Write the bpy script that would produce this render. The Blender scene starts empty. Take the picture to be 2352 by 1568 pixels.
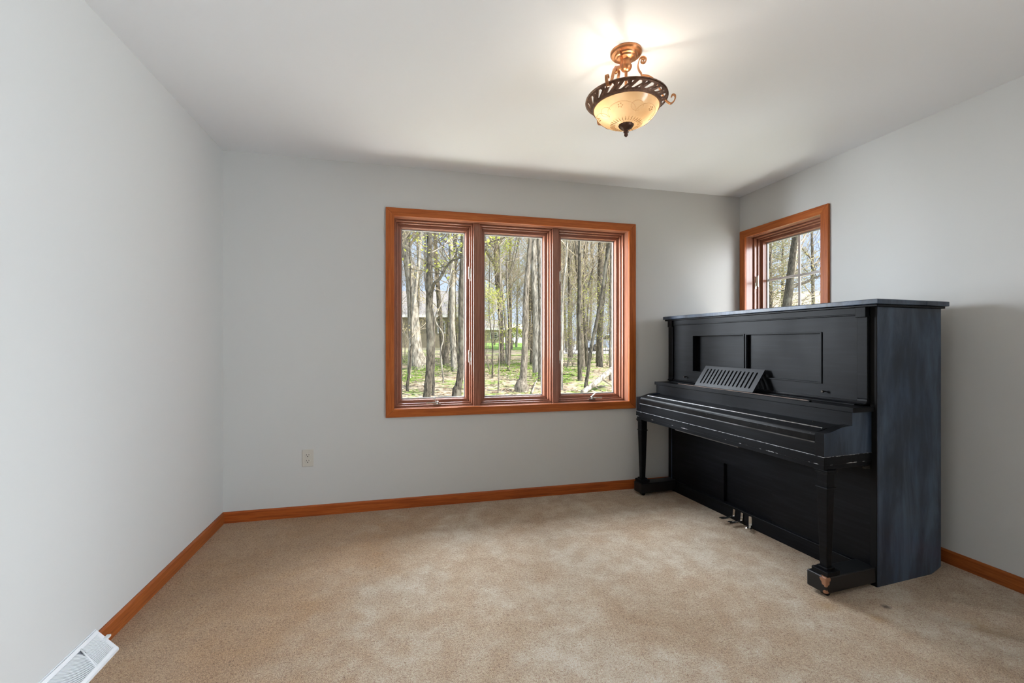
import bpy, bmesh, math, random
from mathutils import Vector, Matrix, noise as mnoise

# ------------------------------------------------------------------ camera
F, CY, YAW, EYE = 1034.6, 786.7, 0.2420, 1.1813        # focal length (px of 2352), horizon row, yaw, eye height
CX = 1176.0
XL, XR, YB, CEIL, BBH = -1.1313, 2.8517, 3.3173, 2.44, 0.0718
YR = -2.6                                              # wall behind the camera
SN, CS = math.sin(YAW), math.cos(YAW)
scene = bpy.context.scene
col = scene.collection
cam_data = bpy.data.cameras.new('camera')
cam_data.sensor_fit = 'HORIZONTAL'
cam_data.sensor_width = 36.0
cam_data.lens = 36.0 * F / 2352.0
cam_data.shift_y = (CY - 784.0) / 2352.0
cam_data.clip_start = 0.02
cam_data.clip_end = 600
cam = bpy.data.objects.new('camera', cam_data)
cam.location = (0, 0, EYE)
cam.rotation_euler = (math.pi / 2, 0, -YAW)
col.objects.link(cam)
scene.camera = cam

# ------------------------------------------------------------------ world, sun, added daylight lamps, exposure
SUN_STRENGTH, SKY_STRENGTH, GLOW_S = 10.5, 1.25, 3.4
WEST_FILL_W, OVERHEAD_FILL_W, GROUND_FILL_W, SIDE_FILL_W = 820.0, 350.0, 64.0, 62.0
DOOR_FILL_W, SLANT_W, UPWARD_FILL_W, BULB = 14.0, 53.0, 38.0, 112.0
scene.view_settings.view_transform = 'Standard'
scene.view_settings.look = 'None'
scene.view_settings.gamma = 1.0
scene.view_settings.use_curve_mapping = False
scene.view_settings.exposure = 0.03
world = bpy.data.worlds.new('sky')
scene.world = world
world.use_nodes = True
wn = world.node_tree
wn.nodes.clear()
w_out = wn.nodes.new('ShaderNodeOutputWorld')
w_bg = wn.nodes.new('ShaderNodeBackground')
w_tc = wn.nodes.new('ShaderNodeTexCoord')
w_sep = wn.nodes.new('ShaderNodeSeparateXYZ')
w_ramp = wn.nodes.new('ShaderNodeValToRGB')
w_ramp.color_ramp.elements[0].position = 0.0
w_ramp.color_ramp.elements[0].color = (0.62, 0.72, 0.86, 1)
w_ramp.color_ramp.elements[1].position = 0.5
w_ramp.color_ramp.elements[1].color = (0.42, 0.60, 0.95, 1)
wn.links.new(w_tc.outputs['Generated'], w_sep.inputs[0])
wn.links.new(w_sep.outputs['Z'], w_ramp.inputs[0])
wn.links.new(w_ramp.outputs[0], w_bg.inputs['Color'])
w_bg.inputs['Strength'].default_value = SKY_STRENGTH
wn.links.new(w_bg.outputs[0], w_out.inputs['Surface'])


def sun_lamp(name, to_sun, strength, angle, color):
    d = bpy.data.lights.new(name, 'SUN')
    d.energy = strength
    d.angle = math.radians(angle)
    d.color = color
    o = bpy.data.objects.new(name, d)
    o.rotation_euler = Vector(to_sun).to_track_quat('Z', 'Y').to_euler()
    o.location = (0, 0, 30)
    col.objects.link(o)
    return o


def area_lamp(name, loc, facing, sx, sy, watts, color):
    d = bpy.data.lights.new(name, 'AREA')
    d.shape = 'RECTANGLE'
    d.size, d.size_y = sx, sy
    d.energy = watts
    d.color = color
    o = bpy.data.objects.new(name, d)
    o.location = loc
    o.rotation_euler = Vector(facing).to_track_quat('-Z', 'Z').to_euler()
    col.objects.link(o)
    return o


sun_lamp('sun', (0.8 * 0.643, -0.6 * 0.643, 0.766), SUN_STRENGTH, 1.0, (1.0, 0.95, 0.86))
sun_lamp('bright_sky_south', (0.62, -0.76, 0.24), GLOW_S, 50, (0.92, 0.96, 1.0))  # broad fill lamp added from behind the viewer
# unseen lamps added outside the windows to boost the daylight indoors:
# west of and above the wide window, below both, south of the small one
area_lamp('sky_west', (-2.0, 4.5, 1.9), (0.90, -0.42, -0.06), 1.6, 2.2, WEST_FILL_W, (0.84, 0.92, 1.0))
area_lamp('sky_overhead', (0.9, 5.6, 3.5), (0, -0.80, -0.60), 2.6, 1.2, OVERHEAD_FILL_W, (0.84, 0.92, 1.0))
area_lamp('sunlit_ground', (0.9, 4.25, 0.02), (0, -0.52, 0.85), 2.6, 1.0, GROUND_FILL_W, (1.0, 0.98, 0.94))
area_lamp('sunlit_ground_side', (3.75, 2.85, 0.02), (-0.62, 0, 0.78), 0.8, 1.4, 35.0, (1.0, 0.98, 0.94))
area_lamp('sky_south', (4.3, 1.2, 1.9), (-0.66, 0.75, -0.05), 1.6, 1.8, SIDE_FILL_W, (0.88, 0.94, 1.0))
area_lamp('patio_door_daylight', (XR + 0.16, -1.15, 1.06), (-1, 0, 0), 2.0, 2.0, DOOR_FILL_W, (0.80, 0.90, 1.0))  # fill lamp added in the assumed door opening
area_lamp('patio_door_slanting_daylight', (XR + 0.15, -1.10, 1.06), (-1, 0.47, 0), 1.9, 2.0, SLANT_W, (0.80, 0.90, 1.0)).data.spread = math.radians(75)  # narrow fill lamp added to brighten the left wall
area_lamp('sunlit_patio_bounce', (XR + 0.50, -1.15, 0.05), (-0.32, 0.25, 0.90), 2.0, 0.8, UPWARD_FILL_W, (0.92, 0.96, 1.0)).data.spread = math.radians(120)  # fill lamp added outside the door, aimed up at the ceiling


# ------------------------------------------------------------------ helpers
def at(px, py, t):
    """world point seen at photograph pixel px, py, t metres ahead of the eye"""
    r = (px - CX) / F * t
    return Vector((t * SN + r * CS, t * CS - r * SN, EYE + (CY - py) / F * t))


def rgb(r, g, b):
    f = lambda c: (c / 255) / 12.92 if c / 255 <= 0.04045 else ((c / 255 + 0.055) / 1.055) ** 2.4
    return (f(r), f(g), f(b), 1.0)


class NT:
    def __init__(self, name):
        self.m = bpy.data.materials.new(name)
        self.m.use_nodes = True
        self.t = self.m.node_tree
        self.t.nodes.clear()
        self.out = self.n('ShaderNodeOutputMaterial')

    def n(self, kind, **kw):
        nd = self.t.nodes.new(kind)
        for k, v in kw.items():
            if k.startswith('i_'):
                nd.inputs[k[2:].replace('_', ' ')].default_value = v
            else:
                setattr(nd, k, v)
        return nd

    def l(self, a, b):
        self.t.links.new(a, b)

    def coords(self, scale=(1, 1, 1), kind='Object', rot=(0, 0, 0)):
        tc = self.n('ShaderNodeTexCoord')
        mp = self.n('ShaderNodeMapping')
        mp.inputs['Scale'].default_value = scale
        mp.inputs['Rotation'].default_value = rot
        self.l(tc.outputs[kind], mp.inputs['Vector'])
        return mp.outputs[0]

    def noise(self, vec, scale, detail=3, rough=0.55, dist=0.0):
        nd = self.n('ShaderNodeTexNoise')
        nd.inputs['Scale'].default_value = scale
        nd.inputs['Detail'].default_value = detail
        nd.inputs['Roughness'].default_value = rough
        nd.inputs['Distortion'].default_value = dist
        self.l(vec, nd.inputs['Vector'])
        return nd.outputs['Fac']

    def ramp(self, fac, stops):
        nd = self.n('ShaderNodeValToRGB')
        el = nd.color_ramp.elements
        while len(el) < len(stops):
            el.new(0.5)
        for e, (p, c) in zip(el, stops):
            e.position = p
            e.color = c if len(c) == 4 else (*c, 1)
        self.l(fac, nd.inputs[0])
        return nd.outputs[0]

    def mix(self, fac, a, b, mode='MIX'):
        nd = self.n('ShaderNodeMix', data_type='RGBA', blend_type=mode)
        for sock, v in ((nd.inputs[0], fac), (nd.inputs[6], a), (nd.inputs[7], b)):
            if hasattr(v, 'is_output'):
                self.l(v, sock)
            else:
                sock.default_value = v
        return nd.outputs[2]

    def math(self, op, a, b=0.0, c=None):
        nd = self.n('ShaderNodeMath', operation=op)
        for i, v in enumerate((a, b) if c is None else (a, b, c)):
            if hasattr(v, 'is_output'):
                self.l(v, nd.inputs[i])
            else:
                nd.inputs[i].default_value = v
        return nd.outputs[0]

    def bsdf(self, color, rough=0.5, metal=0.0, spec=0.5, bump=None, bump_strength=0.2, bump_dist=0.002, **extra):
        b = self.n('ShaderNodeBsdfPrincipled')
        for sock, v in (('Base Color', color), ('Roughness', rough), ('Metallic', metal), ('Specular IOR Level', spec)):
            if hasattr(v, 'is_output'):
                self.l(v, b.inputs[sock])
            else:
                b.inputs[sock].default_value = v
        for k, v in extra.items():
            b.inputs[k.replace('_', ' ')].default_value = v
        if bump is not None:
            bp = self.n('ShaderNodeBump')
            bp.inputs['Strength'].default_value = bump_strength
            bp.inputs['Distance'].default_value = bump_dist
            self.l(bump, bp.inputs['Height'])
            self.l(bp.outputs[0], b.inputs['Normal'])
        self.l(b.outputs[0], self.out.inputs['Surface'])
        return b


def plain(name, color, rough=0.5, metal=0.0, spec=0.5, var=0.0, vscale=8.0, bump=0.0, bscale=60.0):
    t = NT(name)
    v = t.coords()
    c = color
    if var:
        c = t.ramp(t.noise(v, vscale, 4), [(0.3, tuple(x * (1 - var) for x in color[:3])), (0.7, tuple(min(1, x * (1 + var)) for x in color[:3]))])
    t.bsdf(c, rough, metal, spec, bump=t.noise(v, bscale, 3) if bump else None, bump_strength=bump)
    return t.m


class MB:
    """collects simple solids and links them as one mesh object"""

    def __init__(self):
        self.v, self.f, self.mi = [], [], []

    def add(self, vs, fs, m=0):
        b = len(self.v)
        self.v += [tuple(p) for p in vs]
        self.f += [tuple(b + i for i in f) for f in fs]
        self.mi += [m] * len(fs)
        return self

    def box(self, x0, x1, y0, y1, z0, z1, m=0):
        x0, x1 = sorted((x0, x1)); y0, y1 = sorted((y0, y1)); z0, z1 = sorted((z0, z1))
        return self.add([(x0, y0, z0), (x1, y0, z0), (x1, y1, z0), (x0, y1, z0), (x0, y0, z1), (x1, y0, z1), (x1, y1, z1), (x0, y1, z1)],
                        [(0, 3, 2, 1), (4, 5, 6, 7), (0, 1, 5, 4), (1, 2, 6, 5), (2, 3, 7, 6), (3, 0, 4, 7)], m)

    def prism(self, poly, axis, a0, a1, m=0):
        """poly: 2-D outline; axis 'x' -> (y,z), 'y' -> (x,z), 'z' -> (x,y)"""
        n = len(poly)
        def P(p, a):
            return {'x': (a, p[0], p[1]), 'y': (p[0], a, p[1]), 'z': (p[0], p[1], a)}[axis]
        vs = [P(p, a0) for p in poly] + [P(p, a1) for p in poly]
        fs = [tuple(range(n)), tuple(range(2 * n - 1, n - 1, -1))]
        fs += [(i, n + i, n + (i + 1) % n, (i + 1) % n) for i in range(n)]
        return self.add(vs, fs, m)

    def hexa(self, bottom, top, m=0):
        return self.add(list(bottom) + list(top), [(0, 3, 2, 1), (4, 5, 6, 7), (0, 1, 5, 4), (1, 2, 6, 5), (2, 3, 7, 6), (3, 0, 4, 7)], m)

    def ring(self, x0, x1, z0, z1, w, y0, y1, m_h=0, m_v=0):
        """mitred four-board frame in the x-z plane, boards w wide, y0..y1 thick"""
        o = [(x0, z0), (x1, z0), (x1, z1), (x0, z1)]
        i = [(x0 + w, z0 + w), (x1 - w, z0 + w), (x1 - w, z1 - w), (x0 + w, z1 - w)]
        for k in range(4):
            j = (k + 1) % 4
            self.prism([o[k], o[j], i[j], i[k]], 'y', y0, y1, m_h if k in (0, 2) else m_v)
        return self

    def lathe(self, prof, c=(0, 0, 0), seg=32, m=0, wave=None, cap=True):
        vs, fs = [], []
        n = len(prof)
        for s in range(seg):
            a = 2 * math.pi * s / seg
            for k, (r, z) in enumerate(prof):
                rr = r * (1 + (wave(a, k) if wave else 0))
                vs.append((c[0] + rr * math.cos(a), c[1] + rr * math.sin(a), c[2] + z))
        for s in range(seg):
            t = (s + 1) % seg
            for k in range(n - 1):
                fs.append((s * n + k, t * n + k, t * n + k + 1, s * n + k + 1))
        if cap:
            if prof[0][0] > 1e-5: fs.append(tuple(s * n for s in range(seg - 1, -1, -1)))
            if prof[-1][0] > 1e-5: fs.append(tuple(s * n + n - 1 for s in range(seg)))
        return self.add(vs, fs, m)

    def tube(self, pts, radii, sides=8, m=0, cap=True, flat=1.0):
        pts = [Vector(p) for p in pts]
        if not hasattr(radii, '__len__'): radii = [radii] * len(pts)
        vs, fs = [], []
        up = None
        for k, p in enumerate(pts):
            d = (pts[min(k + 1, len(pts) - 1)] - pts[max(k - 1, 0)])
            d = d.normalized() if d.length > 1e-9 else Vector((0, 0, 1))
            if up is None:
                up = Vector((0, 0, 1)) if abs(d.z) < 0.9 else Vector((1, 0, 0))
            sx = d.cross(up)
            sx = sx.normalized() if sx.length > 1e-6 else d.orthogonal().normalized()
            up = sx.cross(d).normalized()
            for s in range(sides):
                a = 2 * math.pi * (s + 0.5) / sides
                vs.append(p + (sx * math.cos(a) + up * math.sin(a) * flat) * radii[k])
        for k in range(len(pts) - 1):
            for s in range(sides):
                t = (s + 1) % sides
                fs.append((k * sides + s, k * sides + t, (k + 1) * sides + t, (k + 1) * sides + s))
        if cap:
            fs.append(tuple(range(sides - 1, -1, -1)))
            fs.append(tuple((len(pts) - 1) * sides + s for s in range(sides)))
        return self.add(vs, fs, m)

    def build(self, name, mats, parent=None, bevel=0.0, smooth=False, seg=2, recalc=True):
        me = bpy.data.meshes.new(name)
        me.from_pydata(self.v, [], self.f)
        mats = mats if isinstance(mats, (list, tuple)) else [mats]
        for m in mats: me.materials.append(m)
        me.polygons.foreach_set('material_index', self.mi)
        if recalc:
            bm = bmesh.new(); bm.from_mesh(me)
            bmesh.ops.recalc_face_normals(bm, faces=bm.faces)
            bm.to_mesh(me); bm.free()
        if smooth:
            me.polygons.foreach_set('use_smooth', [True] * len(me.polygons))
        me.update()
        o = bpy.data.objects.new(name, me)
        col.objects.link(o)
        if parent: o.parent = parent
        if bevel:
            b = o.modifiers.new('bevel', 'BEVEL')
            b.width = bevel; b.segments = seg; b.limit_method = 'ANGLE'; b.angle_limit = math.radians(40)
        if smooth == 'auto':
            e = o.modifiers.new('split', 'EDGE_SPLIT'); e.split_angle = math.radians(38)
        return o


def tag(o, label, cat, group=None, kind=None):
    o['label'] = label
    o['category'] = cat
    if group: o['group'] = group
    if kind: o['kind'] = kind
    return o


def empty(name, loc=(0, 0, 0), rz=0.0, label=None, cat=None, group=None, kind=None):
    o = bpy.data.objects.new(name, None)
    o.empty_display_size = 0.1
    o.location = loc
    o.rotation_euler = (0, 0, rz)
    col.objects.link(o)
    if label: tag(o, label, cat, group, kind)
    return o


# ------------------------------------------------------------------ interior materials
def wall_paint(name, c):
    t = NT(name)
    v = t.coords(kind='Object')
    t.bsdf(c, 0.62, 0, 0.25, bump=t.noise(v, 180, 3, 0.6), bump_strength=0.10, bump_dist=0.001)
    return t.m


M = {}
M['wall'] = wall_paint('grey_wall_paint', (0.612, 0.608, 0.590, 1))
M['ceiling'] = wall_paint('ceiling_paint', (0.83, 0.845, 0.865, 1))
M['outside_wall'] = plain('siding', (0.45, 0.42, 0.36, 1), 0.8)


def wood(name, axis, dark, mid, light, rough=0.32, spec=0.28):
    t = NT(name)
    sc = {'x': (1.2, 28, 28), 'y': (28, 1.2, 28), 'z': (28, 28, 1.2)}[axis]
    v = t.coords(sc)
    g = t.noise(v, 3.0, 5, 0.6, 0.6)
    c = t.ramp(g, [(0.30, dark), (0.52, mid), (0.75, light)])
    v2 = t.coords(tuple(s * 0.35 for s in sc))
    pores = t.noise(t.coords(tuple(s * 4 for s in sc)), 4, 2)
    c = t.mix(t.ramp(pores, [(0.52, (0, 0, 0)), (0.66, (0.45, 0.45, 0.45))]), c, dark)
    c = t.mix(t.noise(v2, 1.5, 2), c, t.mix(0.25, c, mid))
    t.bsdf(c, rough, 0, spec, bump=g, bump_strength=0.05)
    return t.m


WD, WM, WL = rgb(140, 68, 26), rgb(178, 95, 42), rgb(196, 116, 58)
for ax in 'xyz':
    M['oak_' + ax] = wood('stained_oak_' + ax, ax, WD, WM, WL)
FD, FM, FL = rgb(120, 74, 56), rgb(150, 98, 76), rgb(166, 116, 92)
for ax in 'xyz':
    M['sash_' + ax] = wood('sash_wood_' + ax, ax, FD, FM, FL, 0.22, 0.6)
M['base_x'] = wood('baseboard_wood_x', 'x', rgb(128, 58, 22), rgb(168, 84, 34), rgb(188, 104, 48), 0.42)
M['base_y'] = wood('baseboard_wood_y', 'y', rgb(122, 60, 24), rgb(160, 86, 38), rgb(180, 104, 52), 0.42)
M['white_bead'] = plain('white_glazing_bead', (0.34, 0.345, 0.34, 1), 0.4)
M['metal_lock'] = plain('champagne_metal', (0.62, 0.58, 0.50, 1), 0.3, 0.85)
M['chrome'] = plain('chrome', (0.75, 0.74, 0.72, 1), 0.12, 1.0)
M['white_vinyl'] = plain('white_vinyl', (0.82, 0.83, 0.84, 1), 0.35)

t = NT('window_glass')
tr = t.n('ShaderNodeBsdfTransparent'); gl = t.n('ShaderNodeBsdfGlossy'); gl.inputs['Roughness'].default_value = 0.02
mx = t.n('ShaderNodeMixShader'); mx.inputs[0].default_value = 0.010
t.l(tr.outputs[0], mx.inputs[1]); t.l(gl.outputs[0], mx.inputs[2]); t.l(mx.outputs[0], t.out.inputs['Surface'])
M['glass'] = t.m

# carpet: beige cut pile in lighter and darker patches, browner outside a ragged oval
t = NT('beige_carpet')
v = t.coords()
big = t.noise(v, 2.1, 6, 0.68, 0.5)
mid_n = t.noise(v, 9.0, 5, 0.65, 0.3)
fine = t.noise(v, 260, 2, 0.7)
fine2 = t.noise(v, 105, 3, 0.8, 0.6)
c = t.ramp(big, [(0.30, rgb(186, 160, 132)), (0.46, rgb(208, 185, 160)), (0.56, rgb(218, 200, 178)), (0.75, rgb(224, 208, 188))])
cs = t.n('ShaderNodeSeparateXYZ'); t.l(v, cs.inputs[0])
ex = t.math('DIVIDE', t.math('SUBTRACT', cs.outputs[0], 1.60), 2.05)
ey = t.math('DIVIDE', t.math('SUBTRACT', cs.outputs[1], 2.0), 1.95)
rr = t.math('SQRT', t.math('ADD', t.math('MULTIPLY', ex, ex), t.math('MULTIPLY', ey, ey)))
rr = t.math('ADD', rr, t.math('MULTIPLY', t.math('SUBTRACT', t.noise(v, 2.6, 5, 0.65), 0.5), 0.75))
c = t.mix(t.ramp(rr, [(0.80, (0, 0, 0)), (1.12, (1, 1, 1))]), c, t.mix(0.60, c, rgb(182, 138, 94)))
c = t.mix(t.ramp(mid_n, [(0.40, (0.55, 0.55, 0.55)), (0.62, (0, 0, 0))]), c, rgb(180, 150, 122))
c = t.mix(0.55, c, t.ramp(fine, [(0.32, (0.10, 0.10, 0.10)), (0.47, (0.50, 0.50, 0.50)), (0.70, (0.88, 0.88, 0.88))]), 'OVERLAY')
c = t.mix(0.50, c, t.ramp(fine2, [(0.36, (0.14, 0.13, 0.12)), (0.46, (0.5, 0.5, 0.5)), (0.64, (0.78, 0.78, 0.78))]), 'OVERLAY')
spot = t.n('ShaderNodeVectorMath', operation='DISTANCE'); t.l(v, spot.inputs[0]); spot.inputs[1].default_value = (2.108, 1.556, 0)
c = t.mix(t.ramp(t.math('ADD', spot.outputs['Value'], t.math('MULTIPLY', fine2, 0.012)), [(0.012, (0.85, 0.85, 0.85)), (0.030, (0, 0, 0))]), c, rgb(70, 48, 36))
for sx, sy, sr in ((1.86, 1.62, 0.055), (1.98, 1.50, 0.045), (2.35, 1.35, 0.10)):
    spot = t.n('ShaderNodeVectorMath', operation='DISTANCE'); t.l(v, spot.inputs[0]); spot.inputs[1].default_value = (sx, sy, 0)
    c = t.mix(t.ramp(t.math('ADD', spot.outputs['Value'], t.math('MULTIPLY', mid_n, sr)), [(sr * 0.5, (0.45, 0.45, 0.45)), (sr * 1.4, (0, 0, 0))]), c, rgb(176, 136, 80))
hgt = t.math('ADD', fine, t.math('MULTIPLY', fine2, 1.2))
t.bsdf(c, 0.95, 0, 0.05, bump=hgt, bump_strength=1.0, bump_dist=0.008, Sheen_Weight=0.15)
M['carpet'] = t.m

# ------------------------------------------------------------------ room shell
WT = 0.20                                              # wall thickness


def wall_with_holes(name, axis, a0, a1, holes, d0, d1, z0, z1, label, mats):
    """axis 'x': wall runs along x, thickness d0..d1 in y; holes = [(u0,u1,v0,v1)]"""
    mb = MB()
    us = sorted({a0, a1, *[h[0] for h in holes], *[h[1] for h in holes]})
    zs = sorted({z0, z1, *[h[2] for h in holes], *[h[3] for h in holes]})
    for i in range(len(us) - 1):
        for j in range(len(zs) - 1):
            cu, cz = (us[i] + us[i + 1]) / 2, (zs[j] + zs[j + 1]) / 2
            if any(h[0] < cu < h[1] and h[2] < cz < h[3] for h in holes): continue
            if axis == 'x': mb.box(us[i], us[i + 1], d0, d1, zs[j], zs[j + 1])
            else: mb.box(d0, d1, us[i], us[i + 1], zs[j], zs[j + 1])
    o = mb.build(name, mats)
    bm = bmesh.new(); bm.from_mesh(o.data)
    bmesh.ops.remove_doubles(bm, verts=bm.verts, dist=1e-5)
    dup = {}
    for f in bm.faces:
        dup.setdefault(tuple(sorted(v.index for v in f.verts)), []).append(f)
    bmesh.ops.delete(bm, geom=[f for fs in dup.values() if len(fs) > 1 for f in fs], context='FACES_ONLY')
    bmesh.ops.recalc_face_normals(bm, faces=bm.faces)
    bm.to_mesh(o.data); bm.free()
    return tag(o, label, 'wall', kind='structure')


W1 = (-0.104, 1.848, 0.650, 2.140)                     # outer edge of the casing of the wide window
W2 = (2.470, 3.298, 0.650, 2.134)                      # the same for the side window (y range)
CW = 0.059
wall_with_holes('wall_back', 'x', XL - WT, XR + WT, [(W1[0] + 0.045, W1[1] - 0.045, W1[2] + 0.045, W1[3] - 0.045)], YB, YB + WT, 0, CEIL,
                'grey painted wall around the wide wooden triple window', M['wall'])
wall_with_holes('wall_left', 'y', YR, YB, [], XL - WT, XL, 0, CEIL, 'bare pale grey wall above the white floor register', M['wall'])
wall_with_holes('wall_right', 'y', YR, YB, [(W2[0] + 0.045, W2[1] - 0.045, W2[2] + 0.045, W2[3] - 0.045), (-2.2, -0.1, 0.0, 2.1)], XR, XR + WT, 0, CEIL,
                'grey wall behind the black piano around the small gridded window', M['wall'])
wall_with_holes('wall_rear', 'x', XL - WT, XR + WT, [], YR - WT, YR, 0, CEIL,
                'grey wall behind the camera opposite the triple window', M['wall'])
tag(MB().box(XL - WT, XR + WT, YR - WT, YB + WT, CEIL, CEIL + 0.06).build('ceiling', M['ceiling']),
    'white painted ceiling carrying the bronze bowl light', 'ceiling', kind='structure')
mb = MB()
mb.add([(XL, YR, 0), (XR, YR, 0), (XR, YB, 0), (XL, YB, 0), (XL, YR, -0.05), (XR, YR, -0.05), (XR, YB, -0.05), (XL, YB, -0.05)],
       [(0, 1, 2, 3), (7, 6, 5, 4), (0, 4, 5, 1), (1, 5, 6, 2), (2, 6, 7, 3), (3, 7, 4, 0)])
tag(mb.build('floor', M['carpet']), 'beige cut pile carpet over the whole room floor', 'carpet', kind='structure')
tag(MB().box(XL - 0.7, XR + WT + 0.9, YR - 0.9, YB + WT + 0.55, CEIL + 0.08, CEIL + 0.2).build('roof_eaves', M['outside_wall']),  # unseen eaves added to keep direct sun out of the room
    'overhanging house eaves above the outside of the windows', 'roof', kind='structure')

BT = 0.012


def base_profile(d):
    return [(0, 0), (d * BT, 0), (d * BT, BBH - 0.008), (d * BT * 0.45, BBH), (0, BBH)]


mb = MB(); mb.prism([(YB + p, z) for p, z in base_profile(-1)], 'x', XL, XR)
tag(mb.build('baseboard_back', M['base_x']), 'stained wood baseboard along the window wall', 'baseboard', kind='structure')
mb = MB(); mb.prism([(XL + p, z) for p, z in base_profile(1)], 'y', 2.052, YB - BT)
mb.prism([(XL + p, z) for p, z in base_profile(1)], 'y', YR, 1.59)
tag(mb.build('baseboard_left', M['base_y']), 'stained wood baseboard along the bare left wall', 'baseboard', kind='structure')
mb = MB(); mb.prism([(XR + p, z) for p, z in base_profile(-1)], 'y', -0.1, YB - BT)
tag(mb.build('baseboard_right', M['base_y']), 'stained wood baseboard running behind the black piano', 'baseboard', kind='structure')


# ------------------------------------------------------------------ windows (local x = rightwards, y = into the wall)
def build_window(root, x0, x1, z0, z1, n_units, locks, cranks, grid=None):
    mb = MB()
    mb.ring(x0, x1, z0, z1, CW, -0.019, 0.0, 0, 1)
    mb.build('casing', [M['oak_x'], M['oak_z']], root, bevel=0.003)
    a0, a1, b0, b1 = x0 + CW - 0.006, x1 - CW + 0.006, z0 + CW - 0.006, z1 - CW + 0.006
    mb = MB()
    mb.ring(a0 - 0.016, a1 + 0.016, b0 - 0.016, b1 + 0.016, 0.021, -0.001, 0.17, 0, 1)
    mb.build('jamb', [M['sash_x'], M['sash_z']], root, bevel=0.0015)
    a0 += 0.005; a1 -= 0.005; b0 += 0.005; b1 -= 0.005
    mw = 0.050
    span = (a1 - a0 - (n_units - 1) * mw) / n_units
    edges = []
    for k in range(n_units):
        u0 = a0 + k * (span + mw)
        edges.append((u0, u0 + span))
        if k < n_units - 1:
            mb = MB(); mb.box(u0 + span, u0 + span + mw, 0.050, 0.185, b0, b1)
            mb.build('mullion', M['sash_z'], root, bevel=0.003)
    for k, (u0, u1) in enumerate(edges):
        mb = MB()
        mb.ring(u0, u1, b0, b1, 0.013, 0.070, 0.17, 0, 1)
        mb.ring(u0 + 0.013, u1 - 0.013, b0 + 0.013, b1 - 0.013, 0.011, 0.098, 0.17, 0, 1)
        mb.build('stop', [M['sash_x'], M['sash_z']], root, bevel=0.0025)
        s0, s1, t0, t1 = u0 + 0.022, u1 - 0.022, b0 + 0.022, b1 - 0.022
        mb = MB(); mb.ring(s0, s1, t0, t1, 0.024, 0.126, 0.175, 0, 1)
        mb.ring(s0 + 0.018, s1 - 0.018, t0 + 0.018, t1 - 0.018, 0.009, 0.145, 0.17, 0, 1)
        sash = mb.build('sash', [M['sash_x'], M['sash_z']], root, bevel=0.002)
        g0, g1, h0, h1 = s0 + 0.026, s1 - 0.026, t0 + 0.026, t1 - 0.026
        mb = MB(); mb.ring(g0 - 0.004, g1 + 0.004, h0 - 0.004, h1 + 0.004, 0.013, 0.160, 0.178)
        mb.build('glazing_bead', M['white_bead'], sash, bevel=0.001)
        mb = MB(); mb.box(g0, g1, 0.166, 0.172, h0, h1)
        mb.build('glass_pane', M['glass'], sash)
        if grid:
            nx, nz = grid
            mb = MB()
            for i in range(1, nx):
                x = g0 + (g1 - g0) * i / nx
                mb.box(x - 0.010, x + 0.010, 0.1745, 0.184, h0, h1)
            for i in range(1, nz):
                z = h0 + (h1 - h0) * i / nz
                mb.box(g0, g1, 0.1752, 0.1835, z - 0.010, z + 0.010)
            mb.build('muntin_grid', M['white_vinyl'], sash, bevel=0.002)
    for k, side, z in locks:                           # folding sash locks on the stops
        x = edges[k][0] + 0.012 if side < 0 else edges[k][1] - 0.012
        mb = MB()
        for s in (-1, 1):
            mb.prism([(x + s * 0.003, z - 0.030), (x + s * 0.020, z - 0.047), (x + s * 0.020, z + 0.047), (x + s * 0.003, z + 0.030)], 'y', 0.088, 0.096)
        mb.tube([(x, 0.088, z - 0.034), (x, 0.088, z + 0.034)], 0.006, 8)
        mb.box(x - 0.004, x + 0.004, 0.074, 0.09, z - 0.062, z - 0.012)
        mb.build('sash_lock', M['metal_lock'], root, bevel=0.001)
    for x, flip in cranks:                             # folded operator crank on the frame sill
        mb = MB()
        zb = b0 + 0.014
        mb.box(x - 0.028, x + 0.028, 0.058, 0.098, zb, zb + 0.008)
        mb.lathe([(0.014, 0), (0.012, 0.018), (0.006, 0.022)], (x, 0.066, zb + 0.006), 14)
        mb.tube([(x, 0.064, zb + 0.026), (x - flip * 0.012, 0.05, zb + 0.040), (x - flip * 0.030, 0.062, zb + 0.052)], [0.006, 0.0055, 0.005], 8)
        mb.tube([(x + flip * 0.004, 0.060, zb + 0.016), (x - flip * 0.040, 0.052, zb + 0.014), (x - flip * 0.080, 0.052, zb + 0.013)], [0.007, 0.006, 0.0075], 8)
        mb.build('crank_handle', M['chrome'], root, smooth='auto')


w1 = empty('window_1', (0, YB, 0), 0, 'wide three-pane wooden casement window looking onto the sunlit woods', 'window', kind='structure')
build_window(w1, *W1, 3, [(0, 1, 1.712), (0, 1, 1.078), (2, -1, 1.712), (2, -1, 1.078)], [(0.262, 1), (1.500, -1)])
w2 = empty('window_2', (XR, 0, 0), -math.pi / 2, 'small gridded wooden window above the piano', 'window', kind='structure')
build_window(w2, -W2[1], -W2[0], W2[2], W2[3], 1, [(0, -1, 1.702)], [], (2, 4))

# unseen door added to let light in, and a wall added to block glow
tag(MB().box(XR + WT, XR + 3.4, -2.55, -2.35, -0.1, 2.5).build('wall_porch', M['outside_wall']), 'porch wall outside the patio door', 'wall', kind='structure')
mb = MB()
for y in (-2.2, -1.2, -0.16): mb.box(XR + 0.04, XR + 0.09, y, y + 0.06, 0, 2.1)
mb.box(XR + 0.04, XR + 0.09, -2.14, -0.16, 2.04, 2.1); mb.box(XR + 0.04, XR + 0.09, -2.14, -0.16, 0, 0.08)
tag(mb.build('door_1', M['oak_z']), 'wood framed glazed patio door beyond the right edge of the view', 'door', kind='structure')

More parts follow.
